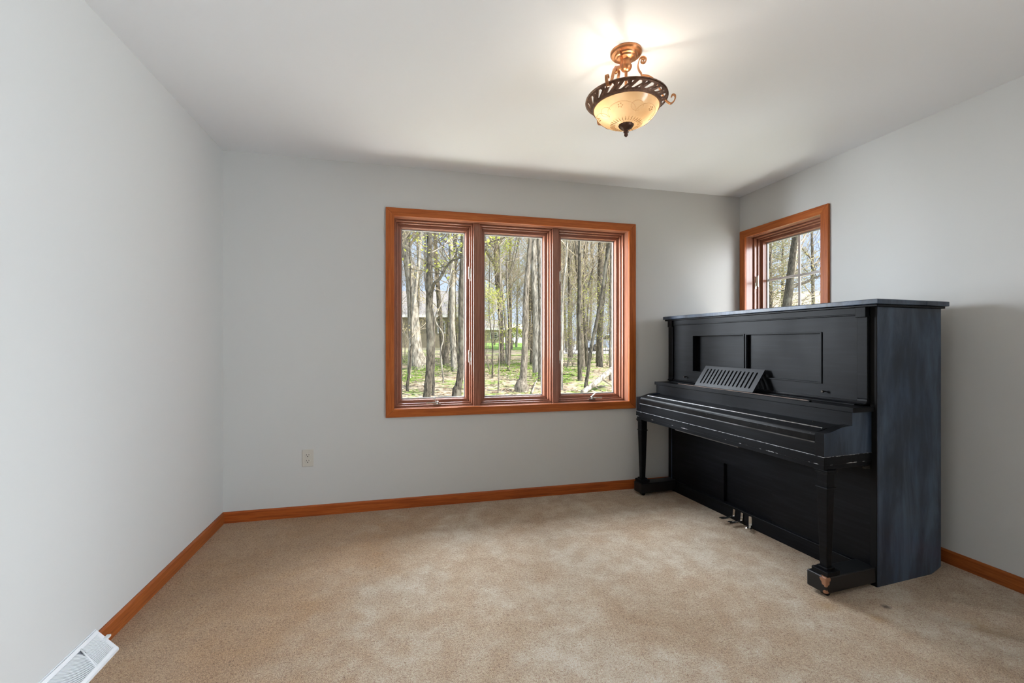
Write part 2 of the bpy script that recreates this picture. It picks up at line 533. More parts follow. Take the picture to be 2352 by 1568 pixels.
# ------------------------------------------------------------------ duplex outlet
out = empty('wall_outlet', (-0.615, YB, 0.3955), 0, 'ivory duplex electrical outlet low on the window wall', 'outlet')
M['ivory'] = plain('ivory_plastic', (0.60, 0.565, 0.50, 1), 0.35)
M['slot'] = plain('dark_slot', (0.01, 0.01, 0.01, 1), 0.6)
MB().box(-0.036, 0.036, -0.006, 0, -0.058, 0.058).build('cover_plate', M['ivory'], out, bevel=0.003)
for zc in (-0.0195, 0.0195):
    mb = MB()
    pts = []
    for k in range(24):
        a = 2 * math.pi * k / 24
        pts.append((0.0172 * math.cos(a), zc + max(-0.0135, min(0.0135, 0.0172 * math.sin(a)))))
    mb.prism(pts, 'y', -0.0085, -0.005)
    rec = mb.build('receptacle', M['ivory'], out, bevel=0.001)
    mb = MB()
    mb.box(-0.0085, -0.0060, -0.0089, -0.0082, zc - 0.001, zc + 0.0085)
    mb.box(0.0060, 0.0082, -0.0089, -0.0082, zc, zc + 0.0078)
    mb.prism([(0.003 * math.cos(math.pi * k / 5), zc - 0.0075 + 0.003 * math.sin(math.pi * k / 5)) for k in range(6)] + [(-0.003, zc - 0.0105), (0.003, zc - 0.0105)], 'y', -0.0089, -0.0082)
    mb.build('slots', M['slot'], rec)
MB().lathe([(0.0, 0), (0.003, 0), (0.003, 0.0015), (0.0, 0.002)], seg=10).build('screw', M['ivory'], out).rotation_euler = (math.pi / 2, 0, 0)
out.children[-1].location = (0, -0.0055, 0)

# ------------------------------------------------------------------ baseboard register
M['reg'] = plain('white_enamel', (0.78, 0.80, 0.82, 1), 0.35)
M['reg_dark'] = plain('register_inside', (0.30, 0.32, 0.35, 1), 0.6)
reg = empty('floor_register', (XL, 0, 0), 0, 'white metal baseboard air register against the left wall', 'register')
RY0, RY1 = 1.60, 2.045                                 # along the wall
TOP, BOT = (0.005, 0.086), (0.076, 0.008)


def slope(s, q, lift=0.0):
    nx, nz = 0.755, 0.656
    return (TOP[0] + (BOT[0] - TOP[0]) * q + nx * lift, s, TOP[1] + (BOT[1] - TOP[1]) * q + nz * lift)


mb = MB()
mb.prism([(0, 0), (0.066, 0), (0.066, 0.010), (0.008, 0.070), (0, 0.070)], 'y', RY0 + 0.004, RY1 - 0.004, 1)
mb.build('housing', [M['reg'], M['reg_dark']], reg)
mb = MB()
for (s0, s1, q0, q1) in ((RY0, RY1, 0.0, 0.13), (RY0, RY1, 0.87, 1.0), (RY1 - 0.016, RY1, 0.13, 0.87), (RY0, RY0 + 0.016, 0.13, 0.87)):
    mb.hexa([slope(s0, q0, -0.004), slope(s1, q0, -0.004), slope(s1, q1, -0.004), slope(s0, q1, -0.004)],
            [slope(s0, q0, 0.003), slope(s1, q0, 0.003), slope(s1, q1, 0.003), slope(s0, q1, 0.003)])
mb.prism([(0, 0.0), (0.076, 0.0), (0.078, 0.008), (0.006, 0.088), (0, 0.088)], 'y', RY1 - 0.002, RY1 + 0.001)
mb.box(0.0, 0.003, RY0 - 0.004, RY1 + 0.002, 0.0, 0.091)
mb.box(0.070, 0.079, RY0, RY1, 0.0, 0.009)
mb.build('frame', M['reg'], reg, bevel=0.001)
mb = MB()
MIDF = RY1 - 0.105                                     # the rib that divides the louvres
for k in range(30):
    s = RY1 - 0.020 - k * 0.0058
    pts = []
    for i in range(9):
        q = 0.12 + 0.76 * i / 8
        ss = s + 0.030 * (q - 0.12) + 0.012 * math.sin(math.pi * (q - 0.1) / 0.8)
        if ss < MIDF + 0.004 - 0.02 * (q - 0.1): continue
        pts.append(slope(min(ss, RY1 - 0.014), q, 0.0012))
    if len(pts) > 1: mb.tube(pts, 0.0017, 6)
for k in range(26):
    s = MIDF - 0.006 - k * 0.0062
    pts = [slope(max(RY0 + 0.01, s - 0.040 * ((0.88 - q) / 0.76) ** 2 + 0.022), q, 0.0012) for q in [0.12 + 0.76 * i / 8 for i in range(9)] if s - 0.040 * ((0.88 - q) / 0.76) ** 2 + 0.022 < MIDF]
    if len(pts) > 2: mb.tube(pts, 0.0016, 6)
mb.tube([slope(MIDF + 0.004, 0.1, 0.002), slope(MIDF - 0.012, 0.9, 0.002)], 0.0032, 6)
mb.build('louvres', M['reg'], reg, smooth=True)
mb = MB(); p = slope(RY1 - 0.006, 0.42, 0.006)
mb.box(p[0] - 0.006, p[0] + 0.008, RY1 - 0.014, RY1 + 0.012, p[2] - 0.006, p[2] + 0.002)
mb.build('damper_lever', M['reg'], reg, bevel=0.001)
# ------------------------------------------------------------------ upright piano (local x = depth, y = width, z = up)
def piano_paint(name, base, rough, scuff=0.0, edge=None, spec=0.15, grain=True, cloud=False):
    t = NT(name)
    v = t.coords((30, 1.6, 30) if grain else (6, 6, 1.5))
    g = t.noise(v, 2.0, 4, 0.6, 0.3)
    c = t.ramp(g, [(0.3, tuple(x * 0.55 for x in base)), (0.5, base), (0.72, tuple(x * 2.2 for x in base))])
    cl = t.noise(t.coords((1.2, 1.2, 0.8)), 3.0, 5, 0.65)
    r = t.math('ADD', rough - 0.10, t.math('MULTIPLY', cl, 0.2))
    if cloud:                                          # milky bloom and drips in the finish
        cb = t.noise(t.coords((5, 5, 1.1)), 1.6, 6, 0.62, 0.5)
        c = t.mix(t.ramp(cb, [(0.46, (0, 0, 0)), (0.66, (0.55, 0.55, 0.55))]), c, (0.10, 0.15, 0.23, 1))
    if scuff:
        sp = t.noise(t.coords((1, 1, 1)), 90, 2, 0.5)
        m = t.ramp(sp, [(0.735, (0, 0, 0)), (0.76, (1, 1, 1))])
        c = t.mix(m, c, (scuff, scuff, scuff * 1.05, 1))
    if edge:                                           # chipped paint along one arris: (axis, value, half width, noise scale, threshold)
        tc = t.n('ShaderNodeTexCoord'); sp = t.n('ShaderNodeSeparateXYZ'); t.l(tc.outputs['Object'], sp.inputs[0])
        for ax, val, hw, sc, th in edge:
            d = t.math('ABSOLUTE', t.math('SUBTRACT', sp.outputs[ax], val))
            near = t.math('SUBTRACT', 1.0, t.math('DIVIDE', d, hw))
            nz = t.noise(t.coords((1, 1, 1)), sc, 3, 0.6)
            k = t.math('GREATER_THAN', t.math('ADD', t.math('MULTIPLY', near, 0.35), nz), th)
            k = t.math('MULTIPLY', k, t.math('GREATER_THAN', near, 0.0))
            c = t.mix(k, c, (0.42, 0.42, 0.43, 1))
    t.bsdf(c, r, 0, spec, bump=g, bump_strength=0.03)
    return t.m


PB = (0.0036, 0.0039, 0.0050)
M['pb'] = piano_paint('black_piano_paint', PB, 0.42)
M['pb_side'] = piano_paint('blue_black_piano_paint', (0.018, 0.031, 0.056), 0.36, scuff=0.05, spec=0.5, cloud=True, grain=False)  # lighter bluish copy of the black; sheen of near-facing faces painted in
M['pb_edge'] = piano_paint('old_black_varnish', (0.004, 0.0036, 0.0034), 0.6, spec=0.15, grain=False)
M['pb_rim'] = piano_paint('chipped_black_paint', PB, 0.42, edge=[('Z', 0.647, 0.0030, 60, 0.76), ('Z', 0.609, 0.010, 17, 0.885)])
M['pb_fall'] = piano_paint('pitted_dark_varnish', (0.006, 0.0055, 0.0055), 0.34, scuff=0.12, grain=False)
M['worn'] = plain('worn_pale_arris', (0.50, 0.50, 0.50, 1), 0.45, var=0.5, vscale=40)
M['worn_wood'] = plain('worn_brown_wood', (0.13, 0.082, 0.058, 1), 0.5, var=0.4, vscale=30)
t = NT('toe_block_paint')
tc = t.n('ShaderNodeTexCoord'); vm = t.n('ShaderNodeVectorMath', operation='DISTANCE')
t.l(tc.outputs['Object'], vm.inputs[0]); vm.inputs[1].default_value = (-0.3275, 0.0056, 0.088)
k = t.math('GREATER_THAN', t.math('MULTIPLY', t.noise(t.coords(), 45, 3), 0.060), vm.outputs['Value'])
vm2 = t.n('ShaderNodeVectorMath', operation='DISTANCE')
t.l(tc.outputs['Object'], vm2.inputs[0]); vm2.inputs[1].default_value = (-0.3275, 0.0056, 0.022)
k2 = t.math('GREATER_THAN', t.math('MULTIPLY', t.noise(t.coords(), 55, 3), 0.036), vm2.outputs['Value'])
t.bsdf(t.mix(t.math('MAXIMUM', k, k2), (*PB, 1), (0.30, 0.14, 0.075, 1)), 0.42)
M['pb_toe'] = t.m
M['brass'] = plain('dull_brass', (0.045, 0.038, 0.03, 1), 0.45, 0.6)
M['rubber'] = plain('black_caster', (0.006, 0.006, 0.007, 1), 0.25)
M['nickel'] = plain('nickel_pedal', (0.50, 0.47, 0.43, 1), 0.22, 1.0)

PW, PD = 1.5646, 0.4753
P = empty('upright_piano', (2.2303, 1.6876, 0), 0.0774, 'black painted antique upright piano standing in the corner under the small window', 'piano')
BV = 0.0022
# sides with the cut-off lower back corner
for y0, y1 in ((0.0, 0.032), (PW - 0.032, PW)):
    mb = MB()
    mb.prism([(0.004, 0.0), (PD - 0.075, 0.0), (PD - 0.012, 0.022), (PD, 0.030), (PD, 1.355), (0.004, 1.355)], 'y', y0, y1)
    mb.box(0.0, 0.0042, y0 + 0.001, y1 - 0.001, 0.0, 1.355, 1)
    mb.build('side_panel', [M['pb_side'], M['pb_edge']], P, bevel=0.0015)
MB().box(PD - 0.06, PD - 0.02, 0.032, PW - 0.032, 0.03, 1.355).build('back_panel', M['pb_edge'], P)
# lid in two leaves over a small moulding
o0, of, orr = 0.0255, 0.0339, 0.0202
mb = MB()
mb.box(-of + 0.012, PD + 0.006, -o0 + 0.010, PW + o0 - 0.010, 1.355, 1.367)
mb.build('lid_moulding', M['pb'], P, bevel=0.003)
mb = MB(); mb.box(-of, 0.318, -o0, PW + o0, 1.367, 1.391)
mb.build('lid', M['pb_side'], P, bevel=0.003)
mb = MB(); mb.box(0.3195, PD + orr, -o0, PW + o0, 1.367, 1.391)
mb.build('rear_lid_leaf', M['pb_side'], P, bevel=0.003)
# upper front: frame with two sliding doors, pilasters, frieze
UZ0, UZ1, UF = 0.880, 1.316, -0.008
RY = (0.272, 1.266); RZ = (0.966, 1.234); DV = (0.760, 0.803)
mb = MB()
mb.box(UF, 0.02, 0.034, RY[0], UZ0, UZ1); mb.box(UF, 0.02, RY[1], PW - 0.034, UZ0, UZ1)
mb.box(UF, 0.02, RY[0], RY[1], UZ0, RZ[0]); mb.box(UF, 0.02, RY[0], RY[1], RZ[1], UZ1)
mb.box(UF, 0.02, DV[0] + 0.006, DV[1] - 0.006, RZ[0], RZ[1])
up = mb.build('upper_panel', M['pb'], P)
mb = MB()                                              # thin bead round both door openings
for a, b in ((RY[0], DV[0] + 0.012), (DV[1] - 0.012, RY[1])):
    for (u0, u1, v0, v1) in ((a, b, RZ[0] - 0.005, RZ[0] + 0.003), (a, b, RZ[1] - 0.003, RZ[1] + 0.005), (a - 0.005, a + 0.003, RZ[0] - 0.005, RZ[1] + 0.005), (b - 0.003, b + 0.005, RZ[0] - 0.005, RZ[1] + 0.005)):
        mb.box(UF - 0.005, UF + 0.004, u0, u1, v0, v1)
mb.build('bead', M['pb'], up, bevel=0.0015)
MB().box(0.010, 0.018, RY[0] - 0.01, DV[0] + 0.02, RZ[0] - 0.01, RZ[1] + 0.01).build('sliding_door', M['pb'], up)
MB().box(0.036, 0.044, DV[1] - 0.02, RY[1] + 0.01, RZ[0] - 0.01, RZ[1] + 0.01).build('sliding_door', M['pb'], up)
mb = MB()
mb.box(0.02, 0.04, RY[0] - 0.02, RY[0], RZ[0], RZ[1]); mb.box(0.02, 0.046, RY[1], RY[1] + 0.02, RZ[0], RZ[1])
mb.box(0.02, 0.046, RY[0], RY[1], RZ[0] - 0.012, RZ[0]); mb.box(0.02, 0.046, RY[0], RY[1], RZ[1], RZ[1] + 0.012)
mb.build('door_track', M['pb_edge'], up)
for y in (0.250, 1.337):
    mb = MB(); mb.tube([(UF, y, 0.921), (UF - 0.016, y, 0.921)], [0.0035, 0.0035], 10)
    mb.tube([(UF - 0.014, y, 0.921), (UF - 0.016, y, 0.921), (UF - 0.024, y, 0.921), (UF - 0.026, y, 0.921)], [0.005, 0.007, 0.007, 0.005], 12)
    mb.build('knob', M['brass'], up, smooth='auto')
for y0, y1 in ((0.031, 0.080), (PW - 0.080, PW - 0.031)):
    mb = MB()
    mb.box(-0.020, 0.0, y0, y1, 0.905, 1.310)
    mb.prism([(-0.020, 0.905), (-0.022, 0.895), (-0.030, 0.885), (-0.044, 0.880), (0.0, 0.880), (0.0, 0.905)], 'y', y0, y1)
    mb.box(-0.030, 0.0, y0 + 0.002, y1 + 0.002, 1.306, 1.356)
    mb.build('pilaster', M['pb'], P, bevel=BV)
mb = MB()
mb.box(-0.014, 0.0, 0.08, PW - 0.08, 1.3235, 1.356); mb.box(-0.019, 0.0, 0.08, PW - 0.08, 1.317, 1.3235)
mb.build('frieze', M['pb'], P, bevel=0.0015)
mb = MB(); mb.prism([(UF - 0.004, 0.872), (UF - 0.030, 0.872), (UF - 0.030, 0.876), (UF - 0.012, 0.884), (UF - 0.006, 0.893), (UF, 0.893), (0.01, 0.872)], 'y', 0.080, PW - 0.080)
mb.build('foot_moulding', M['pb'], P)
# shelf above the keys, with the worn music lip
mb = MB(); mb.box(-0.142, 0.012, 0.013, PW - 0.013, 0.847, 0.871)
sh = mb.build('shelf', M['pb'], P, bevel=BV)
mb = MB(); mb.box(-0.136, -0.120, 0.24, 1.28, 0.871, 0.8785)
lip = mb.build('music_lip', M['pb'], sh, bevel=0.001)
mb = MB(); mb.box(-0.1368, -0.130, 0.245, 1.27, 0.8755, 0.8792)
mb.build('worn_edge', M['worn_wood'], lip)
# slotted music desk leaning on the upper panel
y0, y1 = 0.622, 1.125
bot, top = Vector((-0.116, 0, 0.8795)), Vector((-0.016, 0, 1.016))
axis_v = (top - bot); Ld = axis_v.length; axis_v.normalize(); nrm = Vector((-axis_v.z, 0, axis_v.x))
th = 0.011


def desk_pt(y, q, k):
    p = bot + axis_v * (q * Ld) - nrm * (k * th)
    return (p.x, y, p.z)


mb = MB()
NS = 14
pitch = (y1 - y0 - 0.052) / NS
sw = pitch * 0.40


def desk_bar(ya, yb, qa, qb):
    mb.hexa([desk_pt(ya, qa, 0), desk_pt(yb, qa, 0), desk_pt(yb, qb, 0), desk_pt(ya, qb, 0)],
            [desk_pt(ya, qa, 1), desk_pt(yb, qa, 1), desk_pt(yb, qb, 1), desk_pt(ya, qb, 1)])


desk_bar(y0, y1, 0, 0.14); desk_bar(y0, y1, 0.86, 1.0)
edges_y = [y0]
for k in range(NS):
    c = y0 + 0.026 + pitch * (k + 0.5)
    edges_y += [c - sw / 2, c + sw / 2]
edges_y.append(y1)
for k in range(0, len(edges_y), 2):
    desk_bar(edges_y[k], edges_y[k + 1], 0.14, 0.86)
for k in range(NS):                                    # rounded slot ends
    c = y0 + 0.026 + pitch * (k + 0.5)
    for q, s in ((0.14, 1), (0.86, -1)):
        for side in (-1, 1):
            r = sw / 2
            qa = q + s * r / Ld
            tri = [(c + side * r, q), (c + side * r, qa), (c + side * r * 0.75, q + s * 0.34 * r / Ld), (c + side * 0.3 * r, q)]
            mb.add([desk_pt(a, b, 0) for a, b in tri] + [desk_pt(a, b, 1) for a, b in tri], [(0, 1, 2, 3), (7, 6, 5, 4), (0, 4, 5, 1), (1, 5, 6, 2), (2, 6, 7, 3), (3, 7, 4, 0)])
mb.build('music_desk', plain('slate_grey_paint', (0.014, 0.0145, 0.017, 1), 0.5, spec=0.3), P, bevel=0.0)
# arms with the S-curved top
KD, KA = -0.317, 0.024
prof = [(KD, 0.647), (KD, 0.758), (-0.300, 0.7585), (-0.283, 0.760), (-0.268, 0.7625), (-0.255, 0.766), (-0.235, 0.7715), (-0.213, 0.777), (-0.195, 0.7805), (-0.175, 0.783), (-0.133, 0.7835), (-0.133, 0.847), (0.0, 0.847), (0.0, 0.647)]
for ya, yb in ((KA, KA + 0.045), (PW - KA - 0.045, PW - KA)):
    mb = MB(); mb.prism(prof, 'y', ya, yb)
    mb.mi = [0, 0] + [1] * (len(mb.mi) - 2)  # end faces take the copy with the painted sheen
    mb.build('arm', [M['pb_side'], M['pb']], P, bevel=0.0015)
# key bed rim, key slip, closed fallboard
mb = MB()
mb.box(KD - 0.002, 0.0, KA - 0.002, PW - KA + 0.002, 0.607, 0.647)
mb.box(KD + 0.003, 0.0, KA + 0.003, PW - KA - 0.003, 0.585, 0.607)
mb.build('key_bed', M['pb_rim'], P, bevel=0.002)
mb = MB(); mb.box(KD + 0.004, -0.03, KA + 0.045, PW - KA - 0.045, 0.647, 0.706)
mb.build('key_slip', M['pb'], P, bevel=BV)
fy0, fy1 = KA + 0.0465, PW - KA - 0.0465
mb = MB()
prof = [(KD + 0.002, 0.713), (KD + 0.001, 0.742)]
for k in range(8):
    a = math.pi / 2 * k / 7
    prof.append((KD + 0.001 + 0.022 * (1 - math.cos(a)), 0.742 + 0.018 * math.sin(a)))
prof += [(-0.255, 0.7675), (-0.252, 0.770), (-0.150, 0.776), (-0.116, 0.777), (-0.116, 0.713)]
n = len(prof)
mb.prism(prof, 'y', fy0, fy1)
mb.mi = [0] * len(mb.mi)
for k in range(n):                                     # the lower front strip keeps the pitted old varnish
    if k < 5: mb.mi[2 + k] = 1
fall = mb.build('fallboard', [M['pb'], M['pb_fall']], P)
mb = MB(); mb.tube([(-0.254, fy0 + 0.012, 0.7705), (-0.254, fy1 - 0.012, 0.7705)], 0.0028, 8)
mb.build('worn_edge', M['worn'], fall, smooth=True)
mb = MB(); mb.tube([(KD + 0.0005, fy0, 0.7095), (KD + 0.0005, fy1, 0.7095)], 0.0030, 8)
mb.build('lower_bead', plain('dull_bead', (0.16, 0.16, 0.165, 1), 0.4, var=0.7, vscale=5), fall, smooth=True)
mb = MB(); mb.lathe([(0.0035, 0), (0.0035, 0.004), (0.0, 0.005)], (-0.16, 0.20, 0.7755), 10)
mb.build('stop_pin', M['brass'], fall)
mb = MB(); mb.box(-0.132, -0.114, KA + 0.045, PW - KA - 0.045, 0.700, 0.847)
mb.build('name_board', M['pb'], P)
mb = MB(); mb.box(-0.290, -0.255, 0.559, 1.114, 0.572, 0.586)
mb.build('slide_rail', plain('grey_brown_board', (0.055, 0.048, 0.042, 1), 0.6), P, bevel=0.0015)
# legs
for yc in (0.0465, PW - 0.0465):
    xc = -0.277
    mb = MB()
    mb.box(xc - 0.034, xc + 0.034, yc - 0.034, yc + 0.034, 0.574, 0.5855)
    mb.box(xc - 0.030, xc + 0.030, yc - 0.030, yc + 0.030, 0.566, 0.575)
    mb.box(xc - 0.0255, xc + 0.0255, yc - 0.0255, yc + 0.0255, 0.502, 0.567)
    mb.box(xc - 0.030, xc + 0.030, yc - 0.030, yc + 0.030, 0.497, 0.5035)
    a, b = 0.0255, 0.0165
    mb.hexa([(xc - b, yc - b, 0.125), (xc + b, yc - b, 0.125), (xc + b, yc + b, 0.125), (xc - b, yc + b, 0.125)],
            [(xc - a, yc - a, 0.498), (xc + a, yc - a, 0.498), (xc + a, yc + a, 0.498), (xc - a, yc + a, 0.498)])
    mb.box(xc - 0.026, xc + 0.026, yc - 0.026, yc + 0.026, 0.117, 0.128)
    mb.box(xc - 0.040, xc + 0.040, yc - 0.040, yc + 0.040, 0.095, 0.117)
    mb.build('leg', M['pb'], P, bevel=0.0025)
for ya, yb in ((0.0056, 0.1026), (PW - 0.1026, PW - 0.0056)):
    mb = MB(); mb.box(-0.3275, 0.004, ya, yb, 0.020, 0.095)
    toe = mb.build('toe_block', M['pb_toe'], P, bevel=0.006, seg=3)
    mb = MB(); ym = ya + 0.030
    mb.lathe([(0.009, 0.030), (0.014, 0.024), (0.014, 0.018)], (-0.285, ym, 0), 12)
    prev = len(mb.v)
    mb.tube([(-0.293, ym - 0.013, 0.0165), (-0.293, ym + 0.013, 0.0165)], 0.0168, 16)
    mb.build('caster', M['rubber'], toe, smooth='auto')
# lower front
mb = MB()
LY = (0.598, 0.985); LZ = (0.088, 0.350)
mb.box(0.012, 0.03, 0.032, LY[0], 0.085, 0.60); mb.box(0.012, 0.03, LY[1], PW - 0.032, 0.085, 0.60)
mb.box(0.012, 0.03, LY[0], LY[1], LZ[1], 0.60)
mb.box(0.032, 0.040, LY[0] - 0.01, LY[1] + 0.01, LZ[0] - 0.01, LZ[1] + 0.01)
mb.box(0.028, 0.036, LY[0] - 0.012, LY[0], LZ[0], LZ[1] + 0.012); mb.box(0.028, 0.036, LY[1], LY[1] + 0.012, LZ[0], LZ[1] + 0.012); mb.box(0.028, 0.036, LY[0], LY[1], LZ[1], LZ[1] + 0.012)
mb.build('knee_panel', M['pb'], P)
mb = MB(); mb.box(-0.008, 0.04, 0.032, PW - 0.032, 0.0, 0.085)
mb.build('bottom_rail', M['pb'], P, bevel=0.002)
mb = MB(); mb.box(-0.03, 0.0, 0.030, 0.034, 0.566, 0.578); mb.tube([(-0.055, 0.026, 0.577), (-0.015, 0.026, 0.573)], 0.0045, 8)
mb.build('bracket', M['brass'], P)
# three pedals
for y, yaw_p, ln, dz in ((0.868, 0.03, 0.128, 0.0), (0.803, 0.02, 0.120, -0.004), (0.742, 0.62, 0.082, -0.010)):
    mb = MB()
    d = Vector((-math.cos(yaw_p), -math.sin(yaw_p), 0)); s = Vector((-d.y, d.x, 0))
    def pp(u, w, z): return tuple(Vector((-0.006, y, 0)) + d * u + s * w + Vector((0, 0, z)))
    # upright plate in its slot
    mb.hexa([pp(0.0, -0.0085, 0.020), pp(0.012, -0.0085, 0.030 + dz), pp(0.012, 0.0085, 0.030 + dz), pp(0.0, 0.0085, 0.020)],
            [pp(0.0, -0.0085, 0.074), pp(0.007, -0.0085, 0.074), pp(0.007, 0.0085, 0.074), pp(0.0, 0.0085, 0.074)])
    # tongue
    prof = [(0.004, 0.009, 0.030 + dz), (0.30, 0.010, 0.026 + dz), (0.55, 0.0135, 0.027 + dz), (0.78, 0.019, 0.030 + dz), (0.92, 0.018, 0.031 + dz), (0.985, 0.011, 0.030 + dz), (1.0, 0.003, 0.0295 + dz)]
    vs, fs = [], []
    for f, hw, z in prof:
        u = f * ln if f > 0.01 else 0.004
        vs += [pp(u, -hw, z), pp(u, -hw * 0.6, z + 0.004), pp(u, hw * 0.6, z + 0.004), pp(u, hw, z), pp(u, 0, z - 0.005)]
    for k in range(len(prof) - 1):
        for j in range(5):
            fs.append((k * 5 + j, k * 5 + (j + 1) % 5, (k + 1) * 5 + (j + 1) % 5, (k + 1) * 5 + j))
    fs += [(0, 1, 2, 3, 4), tuple((len(prof) - 1) * 5 + j for j in (4, 3, 2, 1, 0))]
    mb.add(vs, fs)
    mb.build('pedal', M['nickel'], P, smooth='auto')

# ------------------------------------------------------------------ semi-flush ceiling light
M['copper'] = plain('brushed_copper_bronze', (0.50, 0.225, 0.10, 1), 0.34, 0.9, var=0.25, vscale=30)
M['bronze'] = plain('dark_antique_bronze', (0.16, 0.085, 0.055, 1), 0.45, 0.6, var=0.5, vscale=60)
t = NT('amber_glass_bowl')
v = t.coords()
cl = t.ramp(t.noise(v, 9, 3, 0.5), [(0.35, (0.20, 0.128, 0.064)), (0.65, (0.28, 0.20, 0.118))])
trn = t.n('ShaderNodeBsdfTranslucent'); dif = t.n('ShaderNodeBsdfDiffuse'); glo = t.n('ShaderNodeBsdfGlossy'); glo.inputs['Roughness'].default_value = 0.15
t.l(cl, trn.inputs['Color']); t.l(cl, dif.inputs['Color'])
m1 = t.n('ShaderNodeMixShader'); m1.inputs[0].default_value = 0.35; t.l(trn.outputs[0], m1.inputs[1]); t.l(dif.outputs[0], m1.inputs[2])
m2 = t.n('ShaderNodeMixShader'); m2.inputs[0].default_value = 0.06; t.l(m1.outputs[0], m2.inputs[1]); t.l(glo.outputs[0], m2.inputs[2])
t.l(m2.outputs[0], t.out.inputs['Surface'])
M['amber'] = t.m
M['etch'] = plain('etched_bronze_line', (0.55, 0.32, 0.15, 1), 0.5)
M['bulb'] = NT('lit_bulb'); tt = M['bulb']; em = tt.n('ShaderNodeEmission'); em.inputs['Color'].default_value = (1, 0.89, 0.74, 1); em.inputs['Strength'].default_value = BULB
tt.l(em.outputs[0], tt.out.inputs['Surface']); M['bulb'] = tt.m

LX, LY_, LZ_ = 0.9486, 1.7784, CEIL
L = empty('ceiling_light', (LX, LY_, LZ_), 0.0, 'bronze ceiling light with scroll arms and an amber glass bowl', 'light')
RZT, RZB, RRT, RRB = -0.208, -0.243, 0.172, 0.140      # rim band: top and bottom height and radius
mb = MB(); mb.lathe([(0.0, 0), (0.067, 0), (0.067, -0.008), (0.062, -0.014), (0.050, -0.016), (0.047, -0.022), (0.041, -0.024), (0.038, -0.031), (0.030, -0.034), (0.022, -0.037), (0.0205, -0.040), (0.0205, -0.058), (0.025, -0.060), (0.025, -0.066), (0.020, -0.076), (0.010, -0.083), (0.0, -0.085)], seg=40, cap=False)
mb.build('canopy', M['copper'], L, smooth='auto')
mb = MB(); mb.lathe([(0.0062, -0.08), (0.0062, -0.115), (0.010, -0.118), (0.010, -0.123), (0.0062, -0.125), (0.0062, -0.305)], seg=14)
mb.build('stem', M['copper'], L, smooth='auto')


def ribbon(mb, pts, az, w=0.0058, th=0.0022):
    """flat strap following (radius, z) points in the vertical plane at azimuth az"""
    ca, sa = math.cos(az), math.sin(az)
    vs, fs = [], []
    for k, (r, z) in enumerate(pts):
        a = pts[max(k - 1, 0)]; b = pts[min(k + 1, len(pts) - 1)]
        d = Vector((b[0] - a[0], b[1] - a[1])); d.normalize()
        nx, nz = -d.y * th, d.x * th
        for rr, zz, ww in ((r + nx, z + nz, w), (r + nx, z + nz, -w), (r - nx, z - nz, -w), (r - nx, z - nz, w)):
            vs.append((rr * ca - ww * sa, rr * sa + ww * ca, zz))
    for k in range(len(pts) - 1):
        for j in range(4):
            fs.append((k * 4 + j, k * 4 + (j + 1) % 4, (k + 1) * 4 + (j + 1) % 4, (k + 1) * 4 + j))
    fs += [(3, 2, 1, 0), tuple((len(pts) - 1) * 4 + j for j in range(4))]
    mb.add(vs, fs)


def spiral(cx, cz, r0, r1, a0, a1, n=16):
    return [(cx + (r0 + (r1 - r0) * i / n) * math.cos(a0 + (a1 - a0) * i / n), cz + (r0 + (r1 - r0) * i / n) * math.sin(a0 + (a1 - a0) * i / n)) for i in range(n + 1)]


def smooth_path(p, n=5):
    outp = []
    for i in range(len(p) - 1):
        p0 = p[max(i - 1, 0)]; p1 = p[i]; p2 = p[i + 1]; p3 = p[min(i + 2, len(p) - 1)]
        for k in range(n):
            u = k / n
            outp.append(tuple(0.5 * (2 * b + (c - a) * u + (2 * a - 5 * b + 4 * c - d) * u * u + (3 * b - a - 3 * c + d) * u ** 3) for a, b, c, d in zip(p0, p1, p2, p3)))
    outp.append(p[-1])
    return outp


AZ0 = -YAW - 0.10
for k in range(3):
    az = AZ0 + 2 * math.pi * k / 3
    mb = MB()
    # scroll by the canopy, S down to the rim, curl outside the rim
    pth = spiral(0.072, -0.040, 0.003, 0.017, 0.0 - 2.2 * math.pi, math.pi - 0.15, 26)
    pth += smooth_path([pth[-1], (0.050, -0.062), (0.055, -0.082), (0.063, -0.094), (0.066, -0.106)], 4)[1:]
    pth += smooth_path([(0.072, -0.104), (0.100, -0.112), (0.130, -0.140), (0.152, -0.190), (0.172, -0.222)], 5)
    pth += smooth_path([(0.172, -0.222), (0.188, -0.232), (0.203, -0.220), (0.207, -0.204)], 5)[1:]
    pth += spiral(0.1965, -0.202, 0.0105, 0.004, 0.0, 3.6, 12)[1:]
    ribbon(mb, pth, az)
    mb.build('scroll_arm', M['copper'], L, smooth='auto')

# pierced rim band
mb = MB()
NB = 18


def band(a, q, lift=0.0):
    r = RRB + (RRT - RRB) * q + lift
    z = RZB + (RZT - RZB) * q
    return (r * math.cos(a), r * math.sin(a), z)


def strap(poly):
    n = len(poly)
    mb.add([band(a, q) for a, q in poly] + [band(a, q, -0.004) for a, q in poly], [tuple(range(n)), tuple(range(2 * n - 1, n - 1, -1))] + [(i, n + i, n + (i + 1) % n, (i + 1) % n) for i in range(n)])


